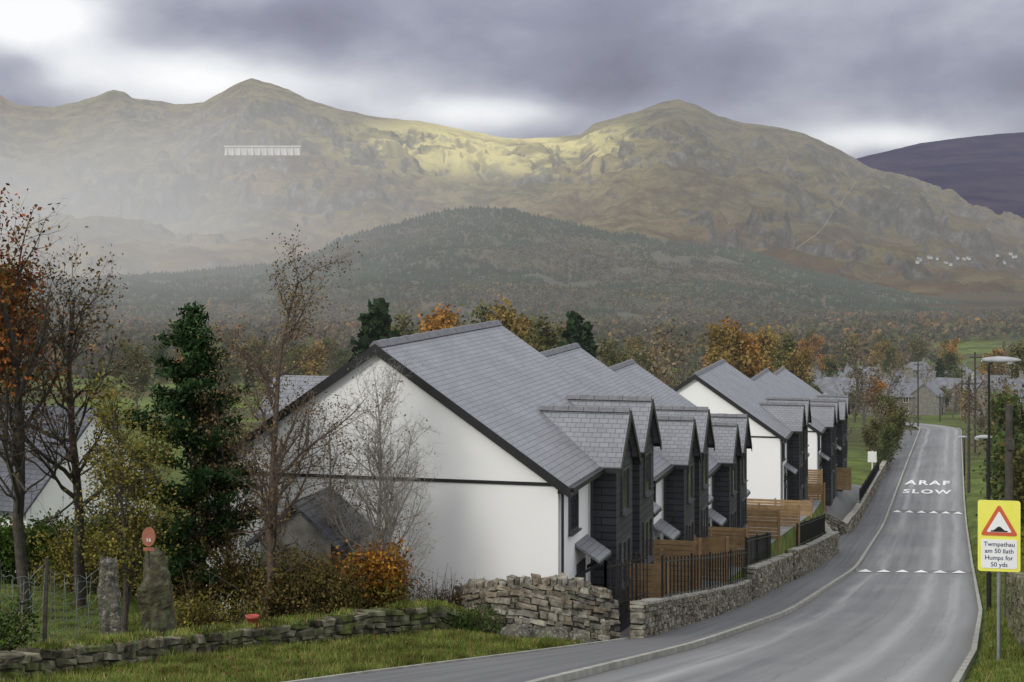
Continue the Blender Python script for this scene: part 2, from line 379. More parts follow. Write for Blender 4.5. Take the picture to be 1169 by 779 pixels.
lk(nt,bg1.outputs[0],ms.inputs[1]); lk(nt,bg2.outputs[0],ms.inputs[2]); lk(nt,ms.outputs[0],out.inputs[0])

# ---------------------------------------------------------------- ground, road
sl_=np.concatenate([np.arange(-70,60,.5),np.arange(60,140,1.),np.arange(140,320,3.),np.arange(320,1800,20.),np.arange(1800,9001,300.)])
tl_=np.concatenate([np.arange(-3200,-200,100.),np.arange(-200,-30,5.),np.arange(-30,-8,1.),np.arange(-8,1.4,.25),[1.5,1.56],np.arange(1.75,8.0,.5),np.arange(8.25,10.7,.25),np.arange(11,30,1.),np.arange(30,200,5.),np.arange(200,3201,100.)])
S_,T_=np.meshgrid(sl_,tl_,indexing='ij')
GX=CX+SN*S_+CS*T_; GY=CY+CS*S_-SN*T_
struct(grid('ground',np.stack([GX,GY,T(GX,GY)],-1),[m_ground]))
S2,T2=np.meshgrid(np.arange(-.2,118,.5),np.array([-9,-6,-3,-2,-1.,-.2,.3,.7,1.0,1.25,1.48]),indexing='ij')
gx=CX+SN*S2+CS*T2; gy=CY+CS*S2-SN*T2
m_yard=M('yard_paving',[(.13,.13,.13),(.21,.205,.195)],1.5,.85,world=True)
struct(grid('paved_yard',np.stack([gx,gy,T(gx,gy)+.04],-1),[m_yard]))

def bend(s): return 0.0035*max(0,s-212)**2
def ribbon(name,mat,tl,tr,s0,s1,dz,step=1.0,cols=4,side=0.0):
    mb=MB(); n=int((s1-s0)/step)+1; rows=[]
    for i in range(n):
        s=s0+i*(s1-s0)/(n-1); a=tl(s) if callable(tl) else tl; b=tr(s) if callable(tr) else tr
        row=[]
        for j in range(cols+1):
            t=a+(b-a)*j/cols; X,Y=st(s,t-bend(s)); row.append(((X,Y,-float(Pd(Y))+dz),(6.0*j/cols,s)))
        if side: row=[((row[0][0][0],row[0][0][1],row[0][0][2]-side),row[0][1])]+row+[((row[-1][0][0],row[-1][0][1],row[-1][0][2]-side),row[-1][1])]
        rows.append(row)
    k=len(rows[0]); vs=[p[0] for r in rows for p in r]; fs=[]; uv=[]
    for i in range(n-1):
        for j in range(k-1):
            q=(i*k+j,i*k+j+1,(i+1)*k+j+1,(i+1)*k+j); fs.append(q)
            uv.append([rows[i][j][1],rows[i][j+1][1],rows[i+1][j+1][1],rows[i+1][j][1]])
    mb.add(vs,fs,0,uv); return mb.obj(name,[mat])
fl=lambda s:float(kl(s)); fr_=lambda s:float(kr(s))
struct(ribbon('road',m_road,fl,fr_,-60,262,0,1.0,6))
struct(ribbon('pavement',m_pave,lambda s:float(edge(s))+.05,lambda s:fl(s)-.14,-60,212,.115,.5,3,side=.2))
struct(ribbon('kerb',m_kerb,lambda s:fl(s)-.14,lambda s:fl(s)+.01,-60,225,.125,.5,1,side=.2))
struct(ribbon('kerb',m_kerb,fr_,lambda s:fr_(s)+.12,-60,225,.05,.5,1,side=.2))
struct(ribbon('kerb',m_kerb,lambda s:float(edge(s))-.04,lambda s:float(edge(s))+.06,-60,-1,.15,.5,1,side=.2))

# ---------------------------------------------------------------- road markings and humps
def text_me(body,size,spacing=1.0,off=.008):
    cu=bpy.data.curves.new('txt','FONT'); cu.body=body; cu.size=size; cu.align_x='CENTER'; cu.space_character=spacing; cu.resolution_u=3
    cu.offset=size*off
    o=bpy.data.objects.new('txt',cu); COL.objects.link(o); bpy.context.view_layer.update()
    dg=bpy.context.evaluated_depsgraph_get(); me=bpy.data.meshes.new_from_object(o.evaluated_get(dg))
    bpy.data.objects.remove(o); bpy.data.curves.remove(cu); return me
def road_text(body,s0,tc_,wide,tall):
    me=text_me(body,1.0,1.25,.034)
    xs=[v.co.x for v in me.vertices]; ys=[v.co.y for v in me.vertices]; w0=max(xs)-min(xs); h0=max(ys)-min(ys); cx=(max(xs)+min(xs))/2; y0=min(ys)
    for v in me.vertices:
        t=tc_+(v.co.x-cx)/w0*wide; s=s0+(v.co.y-y0)/h0*tall; X,Y=st(s,t); v.co=(X,Y,-float(Pd(Y))+.03)
    me.materials.clear(); me.materials.append(m_paint); me.name='road_lettering'
    o=link('road_lettering',me); thing(o,'worn white word %s painted on the asphalt'%body,'road marking','painted words on the road')
road_text('SLOW',113.5,6.5,4.2,4.2); road_text('ARAF',122.5,6.35,4.1,5.0)
for sc in (49.,98.):
    mb=MB(); prof=[(-1.0,.0),(-.75,.045),(-.4,.08),(0,.09),(.4,.08),(.75,.045),(1.0,.0)]
    vs=[];fs=[]; a0=fl(sc)+.12; a1_=fr_(sc)-.12
    for i,(ds,h) in enumerate(prof):
        for t in np.linspace(a0,a1_,5): X,Y=st(sc+ds,t); vs.append((X,Y,-float(Pd(Y))+h+.006))
    for i in range(6):
        for j in range(4): fs.append((i*5+j,i*5+j+1,(i+1)*5+j+1,(i+1)*5+j))
    mb.add(vs,fs)
    root=mb.obj('speed_hump',[m_yard]); thing(root,'low asphalt speed hump with white triangles across the road','speed hump','speed humps across the road')
    for j in range(6):
        mb=MB(); t0=a0+.12+j*.93
        pts=[(-1.15,t0,.012),(-1.15,t0+.72,.012),(-.30,t0+.36,.1)]
        mb.add([(*st(sc+a,t),-float(Pd(st(sc+a,t)[1]))+h+.018) for a,t,h in pts],[(0,1,2)])
        mb.obj('triangle_marking',[m_paint],root)

# ---------------------------------------------------------------- houses
EZ=4.18; RZ=7.6; K=(RZ-EZ)/5.0; LN=11.56; DY=(5.0,8.44); DR=5.57
def window(parent,cx,y0,y1,z0,z1,mull=1):
    p=MB(); p.box(cx-.02,cx+.012,y0,y1,z0,z1); o=p.obj('window',[m_glass],parent)
    f=MB(); w_=.06
    f.box(cx+.002,cx+.05,y0-w_,y0+.0,z0-w_,z1+w_); f.box(cx+.002,cx+.05,y1,y1+w_,z0-w_,z1+w_)
    f.box(cx+.002,cx+.05,y0,y1,z0-w_,z0); f.box(cx+.002,cx+.05,y0,y1,z1,z1+w_)
    for i in range(mull):
        ym=y0+(y1-y0)*(i+1)/(mull+1); f.box(cx+.014,cx+.045,ym-.03,ym+.03,z0,z1)
    f.obj('frame',[m_frame],o)
    g=MB(); g.box(cx+.002,cx+.12,y0-.1,y1+.1,z0-w_-.05,z0-w_-.003); g.obj('sill',[m_frame],o)
def build_house():
    r=empty('house')
    wl=MB(); zt=EZ+.3*K-.16
    wl.prism([(-.3,.02,-2),(-9.7,.02,-2),(-9.7,.02,zt),(-5,.02,RZ-.18),(-.3,.02,zt)],(0,LN-.02,0)); wl.obj('wall',[m_white],r)
    rf=MB()
    for sgn in (1,-1):
        ex=0 if sgn>0 else -10
        L=math.hypot(5,RZ-EZ)
        a=[(ex,-.14,EZ),(ex,LN+.1,EZ),(-5,LN+.1,RZ),(-5,-.14,RZ)]; uv=[(-.14,0),(LN+.1,0),(LN+.1,L),(-.14,L)]
        if sgn<0: a=a[::-1]; uv=uv[::-1]
        rf.prism(a,(0,0,-.13),0,uv)
    roof=rf.obj('roof',[m_slate],r)
    def ridge_row(par,p0,p1,wd=.17,dz=.02):
        rt=MB()
        p0=Vector(p0);p1=Vector(p1);n=max(1,round((p1-p0).length/.45)); d=(p1-p0)/n; q=Vector((-d.y,d.x,0)).normalized()*wd
        for i in range(n):
            a=p0+d*i; b=p0+d*(i+1)-d*.03; up=Vector((0,0,dz+.05+(.012 if i%2 else 0))); dn=Vector((0,0,-wd*.75+.05))
            rt.add([a-q+dn,a-q*.35+up*.9,a+q*.35+up*.9,a+q+dn,b-q+dn,b-q*.35+up*.9,b+q*.35+up*.9,b+q+dn],[(0,1,5,4),(1,2,6,5),(2,3,7,6),(0,3,2,1),(4,5,6,7)])
        rt.obj('ridge_tile_row',[m_ridge],par)
    ridge_row(roof,(-5,-.14,RZ),(-5,LN+.1,RZ))
    for y in (-.18,LN+.1):
        vb=MB()
        for ex,s in ((.06,1),(-10.06,-1)):
            z0=EZ-.06*K
            vb.prism([(ex,y,z0),(ex,y,z0-.26),(-5,y,RZ-.26),(-5,y,RZ)],(0,.035,0))
            vb.prism([(ex-.28*s,y+.03,z0+.1),(ex-.28*s,y+.03,z0-.04),(-5,y+.03,RZ-.26),(-5,y+.03,RZ-.14)],(0,.1,0))
        vb.obj('bargeboard',[m_black],r)
    bd=MB(); bd.box(-9.72,-.28,-.02,.018,EZ-.02,EZ+.06); bd.obj('band_course',[m_black],r)
    for a,b in ((-.05,3.6),(6.38,7.06),(9.82,LN)):
        gt=MB(); gt.box(.0,.12,a,b,EZ-.16,EZ-.04); gt.box(-.3,.0,a,b,EZ-.2,EZ-.12); gt.obj('gutter',[m_black],r)
    for y in (.16,3.6,9.9):
        dp=MB(); dp.cyl((-.22,y,-1),(-.22,y,EZ-.2),.04,k=6); dp.obj('downpipe',[m_black],r)
    for y0 in DY:
        b=MB()
        b.box(-.31,.4,y0-1.15,y0+1.15,-1.5,EZ+.1)
        b.add([(.4,y0-1.15,EZ+.1),(.4,y0+1.15,EZ+.1),(.4,y0,DR-.12)],[(0,1,2)],0,[[(y0-1.15,EZ+.1),(y0+1.15,EZ+.1),(y0,DR-.12)]])
        bay=b.obj('bay',[m_clad],r)
        d=MB(); L=math.hypot(1.35,DR-EZ-.04)
        for s in (-1,1):
            pl=[(-2.05,y0,DR),(.56,y0,DR),(.56,y0+1.35*s,EZ+.0),(-.0,y0+1.35*s,EZ+.0)]; uv=[(-2.05,L),(.56,L),(.56,0),(-.0,0)]
            if s>0: pl=pl[::-1]; uv=uv[::-1]
            d.prism(pl,(0,0,-.09),0,uv)
        d.obj('roof',[m_slate],bay)
        ridge_row(bay,(-2.0,y0,DR),(.56,y0,DR),.13)
        g=MB()
        for s in (-1,1): g.prism([(.57,y0,DR+.0),(.57,y0,DR-.25),(.57,y0+1.4*s,EZ-.28),(.57,y0+1.4*s,EZ-.03)],(.035,0,0))
        for s in (-1,1): g.box(0.1,.58,y0+s*1.36-.05,y0+s*1.36+.05,EZ-.16,EZ-.03)
        g.obj('bargeboard',[m_black],bay)
        window(bay,.4,y0-.45,y0+.45,2.85,3.95,0); window(bay,.4,y0-.6,y0+.6,.9,2.0)
    for ya,yb in ((1.9,3.4),(10.0,11.2)):
        c=MB(); L=.8
        c.prism([(.35,ya,2.0),(.35,yb,2.0),(-.3,yb,2.42),(-.3,ya,2.42)],(0,0,-.07),0,[(ya,0),(yb,0),(yb,L),(ya,L)])
        c.box(.3,.37,ya,yb,1.88,1.95,1)
        for y in (ya+.05,yb-.05): c.prism([(-.3,y,1.5),(-.3,y,1.6),(.3,y,1.93),(.3,y,1.86)],(0,.05,0),1)
        c.obj('canopy',[m_slate,m_black],r)
    d=MB(); d.box(-.31,-.26,2.1,3.05,0.05,1.85); dr=d.obj('door',[m_door],r)
    h=MB(); h.box(-.26,-.2,2.9,2.94,.95,1.15); h.obj('handle',[m_gal],dr)
    window(r,-.3,1.2,2.1,2.85,3.7,0); window(r,-.3,10.3,11.0,2.85,3.7,0)
    rd=MB(); y0=2.4; rr=6.55
    rd.box(-8.6,-6.0,y0-.95,y0+.95,4.6,5.75); rd.add([(-8.6,y0-.95,5.75),(-8.6,y0+.95,5.75),(-8.6,y0,rr-.1)],[(0,1,2)])
    rdo=rd.obj('rear_dormer',[m_white],r)
    d=MB()
    for s in (-1,1): d.prism([(-6.55,y0,rr),(-8.8,y0,rr),(-8.8,y0+1.15*s,5.6),(-7.9,y0+1.15*s,5.6)],(0,0,-.09),0,[(-6.55,1.5),(-8.8,1.5),(-8.8,0),(-7.9,0)])
    d.obj('roof',[m_slate],rdo)
    return r
H=build_house()
blocks=[(0,-10.2),(11.6,-11.6),(23.2,-13.0),(53.9,-15.05),(79.,-17.45),(91.5,-18.2)]
GH='white rendered semi-detached houses along the street'
houses=[H]+[copy_tree(H) for _ in blocks[1:]]
lab=['white rendered house pair with broad gable beside the stone wall','white house pair with slate-clad bays stepping down the hill','white house pair at lower end of the first terrace','white gabled house pair behind timber garden fences','white house pair with dark dormers further down the street','white house pair with slate roof at the bottom of the row']
for o,(s0,zf),l in zip(houses,blocks,lab):
    X,Y=st(s0,0); o.location=(X,Y,zf); o.rotation_euler=(0,0,-TH); thing(o,l,'house',GH)

def simple_house(name,X,Y,zb,L,D,hw,hr,rot,wm,label,chim=2,group='older village houses in the valley',nwin=3,cat='house',rm=None):
    r=empty(name,(X,Y,zb),rot)
    wl=MB(); wl.prism([(-L/2,-D/2,-1),(-L/2,D/2,-1),(-L/2,D/2,hw),(-L/2,0,hr-.1),(-L/2,-D/2,hw)],(L,0,0)); wl.obj('wall',[wm],r)
    rf=MB(); k=(hr-hw)/(D/2); e=.3
    for s in (-1,1):
        ln=math.hypot(D/2+e,(D/2+e)*k)
        pl=[(-L/2-.2,s*(D/2+e),hw-e*k+.08),(L/2+.2,s*(D/2+e),hw-e*k+.08),(L/2+.2,0,hr+.08),(-L/2-.2,0,hr+.08)]; uv=[(0,0),(L,0),(L,ln),(0,ln)]
        if s>0: pl=pl[::-1]; uv=uv[::-1]
        rf.prism(pl,(0,0,-.12),0,uv)
    ro=rf.obj('roof',[rm or m_slateh],r)
    for i in range(chim):
        x=(-L/2+.5) if i==0 else (L/2-.5)
        c=MB(); c.box(x-.35,x+.35,-.4,.4,hr-.6,hr+.9); c.box(x-.4,x+.4,-.45,.45,hr+.9,hr+1.02)
        for y in (-.2,.2): c.cyl((x,y,hr+1.02),(x,y,hr+1.4),.11,.09,6)
        c.obj('chimney',[m_stoneh],ro)
    for i in range(nwin):
        x=-L/2+L*(i+.5)/nwin
        for z in (.9,3.3):
            if z+1.2>hw: continue
            if z<1 and i==nwin//2 and cat=='house':
                d=MB(); d.box(x-.45,x+.45,-D/2-.04,-D/2+.02,0,2.05); d.obj('door',[m_door],r); continue
            f=MB(); f.box(x-.5,x+.5,-D/2-.04,-D/2+.02,z,z+1.2,0); wo=f.obj('window',[m_glass],r)
            f=MB(); f.box(x-.58,x-.5,-D/2-.06,-D/2+.02,z-.08,z+1.28); f.box(x+.5,x+.58,-D/2-.06,-D/2+.02,z-.08,z+1.28); f.box(x-.5,x+.5,-D/2-.06,-D/2+.02,z-.08,z); f.box(x-.5,x+.5,-D/2-.06,-D/2+.02,z+1.2,z+1.28)
            f.box(x-.03,x+.03,-D/2-.055,-D/2-.041,z,z+1.2)
            f.obj('frame',[m_whitef],wo)
    return thing(r,label,cat,group)
m_slateh=haze(brickm('slate_old',(.12,.125,.145),(.18,.185,.205),(.05,.05,.055),.35,.25,.012,.45,.6,.5),14000)
m_slated=brickm('slate_dark',(.07,.075,.09),(.10,.105,.12),(.03,.03,.035),.3,.2,.012,.5,.6,.4)
m_stoneh=haze(M('house_stone',[(.12,.115,.105),(.24,.23,.21)],2,.9),14000)
m_whitef=M('white_frame',[(.6,.6,.58),(.75,.75,.73)],2,.6)
m_whiteh=haze(M('white_wall_old',[(.34,.34,.33),(.46,.46,.44)],1,.85),14000)
X,Y=at(0,60); simple_house('cottage',X,Y,zat(553,60)-3.4,8.6,6.4,3.4,6.2,math.radians(-28),m_white,'white rendered cottage with dark slate roof behind the hedge',0,None,rm=m_slated)
X,Y=at(356,41.6)
simple_house('shed',X,Y,zat(563,41.6)-2.85,2.4,1.75,2.0,2.75,math.radians(90-12),m_stoneh,'small garden shed with dark slate roof beside the gable',0,None,1,'shed',m_slated)
vh=[(936,466,9,7,5,7.5,.2,m_whiteh),(968,470,14,8,4.5,8,-.35,m_stoneh),(1003,462,10,7,5,7.6,.9,m_stoneh),(1036,470,11,7,4.8,7.8,.75,m_whiteh),
 (1058,474,9,6.5,4.6,7.2,1.2,m_stoneh),(1085,462,10,7,5,7.6,-.5,m_whiteh),(1110,468,10,7,5,7.4,.9,m_stoneh),(1140,464,11,7,5,7.6,-.1,m_stoneh),(1166,470,9,7,5,7.5,1.3,m_whiteh),
 (950,450,10,7,5,7.6,.8,m_stoneh),(985,443,12,7,5,7.6,-.4,m_whiteh),(1022,449,11,7,5,7.6,1.2,m_stoneh),(1126,446,10,7,5,7.5,.5,m_whiteh),(922,446,9,7,5,7.5,.5,m_whiteh),(1067,448,10,7,5,7.5,-.6,m_whiteh),(1098,443,10,7,5,7.5,1.1,m_stoneh),(1150,440,9,7,5,7.5,-.3,m_whiteh),(1045,436,10,7,5,7.5,.6,m_stoneh),
 (1012,474,10,7,4.6,7.4,.0,m_stoneh),(1150,476,10,7,4.6,7.4,.3,m_stoneh),(1128,474,9,7,4.6,7.4,-.6,m_whiteh),(985,462,11,7,4.8,7.6,.3,m_stoneh)]
def Yfrom(py,px):
    for Y in range(200,2200,4):
        X=(px-PX)/F*Y
        if HY-F*Ts(X,Y)/Y<=py: return Y
    return 1500
for (px,py,L,D,hw,hr,ro,mm) in vh:
    Y=Yfrom(py,px); X=(px-PX)/F*Y
    simple_house('village_house',X,Y,Ts(X,Y)-.3,L,D,hw,hr,ro,mm,'grey slate roofed village house with %s walls among trees'%('white' if mm is m_whiteh else 'stone'))

# ---------------------------------------------------------------- stone walls
def stone_wall(path,thick,sl,sh,mats,label,coping=None,seed=1,rough=1.0):
    rr=random.Random(seed); mb=MB(); cmb=MB()
    def stone(c,dx,dy,L,h,dp,mi=0,tilt=0):
        j=lambda a:rr.uniform(-a,a)*rough
        vs=[]; sk=j(.18)
        for k,(off,ins) in enumerate(((-.5,.2),(-.38,0),(.38,0),(.5,.2))):
            for (a,b) in ((-.5,-.5),(.5,-.5),(.5,.5),(-.5,.5)):
                aa=a*(1-ins)*L+j(.07)*L; bb=b*(1-ins)*h+j(.10)*h
                p=Vector(c)+dx*aa+dy*(off*dp+j(.04)*dp)+Vector((0,0,bb+(tilt+sk*.4)*aa)); vs.append(p)
        fs=[(3,2,1,0),(12,13,14,15)]
        for k in range(3):
            for i in range(4): fs.append((k*4+i,k*4+(i+1)%4,(k+1)*4+(i+1)%4,(k+1)*4+i))
        mb.add(vs,fs,mi)
    for (x0,y0,b0,t0),(x1,y1,b1,t1) in zip(path[:-1],path[1:]):
        d=Vector((x1-x0,y1-y0,0)); Ln=d.length; d.normalize(); nrm=Vector((-d.y,d.x,0)); sg=(b1-b0)/Ln
        hm=((t0-b0)+(t1-b1))/2; nc=max(1,round(hm/sh)); hs=[rr.uniform(.65,1.4) for _ in range(nc)]; su=sum(hs); cum=[sum(hs[:i])/su for i in range(nc+1)]
        for c in range(-1,nc):
            q=rr.uniform(-.3,0)*sl
            while q<Ln:
                L=sl*rr.uniform(.4,1.7)*(1 if c<0 else .6+.5*hs[c]); m=min(q+L/2,Ln); f=m/Ln
                zb=b0+(b1-b0)*f; zt=t0+(t1-t0)*f
                if c<0: h=(zt-zb)/nc; cz=zb-h*.5
                else: h=(zt-zb)*(cum[c+1]-cum[c]); cz=zb+(zt-zb)*(cum[c+1]+cum[c])/2
                stone((x0+d.x*m,y0+d.y*m,cz+rr.uniform(-.02,.02)),d,nrm,L*.95,h*rr.uniform(.82,1.06),thick*rr.uniform(.92,1.14),0,sg)
                q+=L
        if coping=='upright':
            q=0
            while q<Ln:
                L=rr.uniform(.08,.22); f=(q+L/2)/Ln; zt=t0+(t1-t0)*f; hh=rr.uniform(.10,.24)
                stone((x0+d.x*(q+L/2),y0+d.y*(q+L/2),zt+hh/2-.02),d,nrm,L*.9,hh,thick*rr.uniform(.7,1.05),0,rr.uniform(-.3,.3)); q+=L
        if coping=='flat':
            q=0
            while q<Ln:
                L=rr.uniform(.35,.75); L=min(L,Ln-q+.01); f=(q+L/2)/Ln; zt=t0+(t1-t0)*f
                stone((x0+d.x*(q+L/2),y0+d.y*(q+L/2),zt+.03),d,nrm,L*.97,.075,thick*1.12,1,sg); q+=L
        a=thick*.40
        vs=[]
        for (x,y,b,t) in ((x0,y0,b0,t0),(x1,y1,b1,t1)):
            for s,z in ((-1,b-.4),(1,b-.4),(1,t-.03),(-1,t-.03)): vs.append((x+nrm.x*a*s,y+nrm.y*a*s,z))
        cmb.add(vs,[(0,1,2,3),(7,6,5,4),(0,4,5,1),(1,5,6,2),(2,6,7,3),(3,7,4,0)])
    b=len(mb.v); mb.v.extend(cmb.v)
    for f in cmb.f: mb.f.append([k+b for k in f]); mb.m.append(2); mb.uv.append(None)
    o=mb.obj('stone_wall',[mats[0],mats[1],m_core]); return thing(o,label,'wall')
def stw(lst):
    out=[]
    for s,t,b,tp in lst:
        X,Y=st(s,t); z=-float(Pd(Y)); out.append((X,Y,z+b,z+tp))
    return out
stone_wall(stw([(s,1.75,.08,.92-.003*s) for s in np.linspace(-.4,21.5,9)]),.34,.26,.12,(m_stone,m_cap),'low rubble stone wall with flat coping along the pavement','flat',3)
stone_wall(stw([(s,1.75,.08,1.25) for s in np.linspace(22.3,37,6)]),.4,.30,.14,(m_stone,m_cap),'taller rubble stone garden wall beside the pavement','flat',4)
stone_wall(stw([(s,1.85+.003*max(0,s-50)**2,.08,1.4-.01*max(0,s-50)) for s in np.linspace(37.6,61,9)]),.4,.30,.14,(m_stone,m_cap),'curving rubble stone garden wall stepping down the hill','flat',5)
stone_wall([(lambda q,b:(q[0],q[1],Ts(*q)-.1,Ts(*q)+1.0))(st(s,t),0) for s,t in ((61,2.15),(63,1.3),(64.5,-.5),(65,-3))],.4,.30,.14,(m_stone,m_cap),'stone wall return curving into the driveway','flat',15)
stone_wall([(lambda q,b:(q[0],q[1],Ts(*q)-.1,Ts(*q)+.9))(st(s,t),0) for s,t in ((74,-1.5),(75,.6),(77,1.7))]+stw([(s,1.9,.08,1.1) for s in np.linspace(79,150,16)]),.4,.36,.16,(m_stone,m_cap),'long stone wall beside the lower pavement','flat',7)
P=[]
for (px,Y,tp) in ((700,41.1,694),(685,40.8,676),(664,40.6,670),(640,40.4,667),(600,40.3,666),(565,40.5,669),(541,41.2,672),(527,42.2,676)):
    X=(px-PX)/F*Y; P.append((X,Y,Ts(X,Y)-.1,zat(tp,Y)))
stone_wall(P,.42,.27,.13,(m_stone,m_cap),'dry stone wall with upright coping stones below the gable','upright',11,1.3)
P=[]
for (X,Y,hh) in ((-13,18,.42),(-10.2,23,.42),(-8.1,27.1,.42),(-7.3,29.6,.42),(-6.3,32.2,.42),(-5.1,35.0,.45),(-3.6,37.4,.52),(-1.9,39.5,.62),(-.9,40.7,.7)):
    z=Ts(X,Y); P.append((X,Y,z-.1,z+hh))
stone_wall(P,.5,.34,.12,(m_stonedark,m_stonedark),'low mossy dry stone wall edging the garden',None,12,1.5)
WA=P
P=[]
for s in np.linspace(-9,8,7):
    X,Y=st(s,10.75); z=Ts(X,Y); P.append((X,Y,z-.1,z+1.3))
stone_wall(P,.45,.34,.15,(m_stonedark,m_stonedark),'dark dry stone wall beside the grass verge','upright',13)

# ---------------------------------------------------------------- railings and fences
def railing(pts,h,gap,label,br=.011):
    mb=MB()
    for (a,b) in zip(pts[:-1],pts[1:]):
        a=Vector(a);b=Vector(b); L=(b-a).length; n=max(1,int(L/gap)); up=Vector((0,0,1))
        for z in (.12,h-.12):
            p=a+up*z; q=b+up*z; d=(q-p).normalized(); w_=Vector((-d.y,d.x,0)).normalized()*.02; v_=up*.018
            mb.add([p-w_-v_,p+w_-v_,p+w_+v_,p-w_+v_,q-w_-v_,q+w_-v_,q+w_+v_,q-w_+v_],[(3,2,1,0),(4,5,6,7),(0,1,5,4),(1,2,6,5),(2,3,7,6),(3,0,4,7)])
        for i in range(n+1):
            p=a+(b-a)*i/n; big=(i%8==0); r_=.03 if big else br
            mb.box(p.x-r_,p.x+r_,p.y-r_,p.y+r_,p.z-(.3 if big else 0),p.z+h+(.06 if big else 0))
    o=mb.obj('metal_railing',[m_metal]); return thing(o,label,'railing','black metal railings along the gardens')
def rp(s,t,dz): X,Y=st(s,t); return (X,Y,-float(Pd(Y))+dz)
railing([rp(-.3,.95,.72),rp(3.2,1.35,.95)],1.2,.3,'black metal railing at the corner beside the steps',.014)
railing([rp(-.3,.95,.72),rp(-.3,1.6,.8)],1.2,.13,'short black metal railing return above the stone wall',.014)
railing([rp(3.2,1.75,.9),rp(12,1.75,.9),rp(21.3,1.75,.88)],1.15,.62,'open black metal railing on the low stone wall',.02)
railing([rp(22.5,1.6,1.25),rp(31,1.6,1.25)],1.15,.45,'black metal railing on top of the garden wall',.02)
railing([rp(42,1.7,1.4),rp(58,1.8,1.35)],1.15,.5,'long black metal railing on the curving wall',.02)
railing([rp(92,1.9,1.1),rp(125,1.9,1.1)],1.1,.5,'black metal railing at the lower houses',.018)
def tfence(p0,p1,h,label):
    mb=MB(); a=Vector(p0); b=Vector(p1); L=(b-a).length; d=(b-a).normalized()
    q=Vector((-d.y,d.x,0)).normalized(); n=int(h/.15)
    m=max(1,round(L/1.8))
    for i in range(n):
        z0=i*h/n; z1=(i+1)*h/n-.022
        for j in range(m):
            c0=a+d*(L*j/m+.005); c1=a+d*(L*(j+1)/m-.005); vs=[]
            for c in (c0,c1):
                for s1,z in ((-.012,z0),(.012,z0),(.012,z1),(-.012,z1)): vs.append(c+q*s1+Vector((0,0,z)))
            mb.add(vs,[(3,2,1,0),(4,5,6,7),(0,1,5,4),(1,2,6,5),(2,3,7,6),(3,0,4,7)])
    for i in range(m+1):
        c=a+d*i*L/m+q*.065; mb.box(c.x-.045,c.x+.045,c.y-.045,c.y+.045,c.z,c.z+h+.04)
        c=a+d*i*L/m-q*.03; mb.box(c.x-.04,c.x+.04,c.y-.014,c.y+.014,c.z,c.z+h)
    o=mb.obj('timber_fence',[m_timber]); return thing(o,label,'fence','timber garden fences between the houses')
def fz(s,t0,t1,ztop,h,l):
    a=st(s,t0); b=st(s,t1); tfence((*a,ztop-h),(*b,ztop-h),h,l)
fz(11.2,-.28,1.55,-9.2,1.9,'light brown timber fence between two front gardens')
fz(5.6,.42,1.5,-8.9,1.3,'light brown timber fence beside the first bay')
fz(17.6,.42,1.55,-10.2,1.5,'light brown timber fence between the second pair of bays')
fz(23.2,-.28,1.55,-10.75,1.9,'brown slatted timber fence between house fronts')
fz(35.0,-6.,1.55,-11.9,1.9,'long timber fence across the gap between terraces')
fz(43,-8,1.7,-12.9,2.0,'long timber fence below the white gable')
fz(51.5,-8,1.6,-13.9,1.8,'timber fence in front of the white gable')
fz(66,-.2,1.2,-15.0,1.8,'timber fence beside the parking space')
fz(77,-5,.2,-15.6,1.7,'timber fence beside the driveway')
fz(90.7,-.3,1.3,-17.2,1.7,'timber fence at the lower houses')
X,Y=at(10,52); tfence((X-3,Y,zat(595,52)-1.3),(X+2.0,Y-1.5,zat(595,52)-1.3),1.3,'short timber fence panel beside the cottage')
X,Y=st(128,1.1)
r=empty('sale_board',(X,Y,Ts(X,Y)),-TH); mb=MB(); mb.box(-.05,.05,-.05,.05,-1,2.6); mb.obj('post',[m_whitef],r); mb=MB(); mb.box(-.42,.42,-.075,-.052,1.5,2.55); mb.obj('board',[m_whitef],r)
thing(r,'white sales board on a post beside the driveway','sign')

# ---------------------------------------------------------------- warning sign
m_yel=M('sign_yellow',[(.80,.76,.10),(.85,.82,.16)],2,.4); m_red=M('sign_red',[(.55,.10,.05),(.62,.14,.06)],2,.4)
m_sw=M('sign_white',[(.78,.78,.80),(.85,.85,.86)],2,.4); m_sb=M('sign_black',[(.01,.01,.01),(.015,.015,.015)],2,.5); m_si=M('sign_ink',[(.03,.045,.10),(.04,.055,.12)],2,.5)
SYY=32.0; SX=(1140.3-PX)/F*SYY; szb=Ts(SX,SYY)
r=empty('warning_sign',(SX,SYY,szb),math.radians(-12)); zt=zat(571,SYY)-szb; zb=zat(652,SYY)-szb; hw=.385
def rrect(x0,x1,z0,z1,rad,y,n=4):
    pts=[]
    for cx,cz,a0 in ((x1-rad,z1-rad,0),(x0+rad,z1-rad,90),(x0+rad,z0+rad,180),(x1-rad,z0+rad,270)):
        for i in range(n+1):
            a=math.radians(a0+90*i/n); pts.append((cx+rad*math.cos(a),y,cz+rad*math.sin(a)))
    return pts[::-1]
mb=MB(); mb.prism(rrect(-hw,hw,zb,zt,.05,-.06),(0,.012,0)); mb.obj('backing_board',[m_yel],r)
mb=MB(); mb.cyl((0,0,-.3),(0,0,zt-.1),.038,k=12); mb.box(-.3,.3,-.047,-.03,zb+.25,zb+.3); mb.box(-.3,.3,-.047,-.03,zt-.35,zt-.3); mb.obj('pole',[m_gal],r)
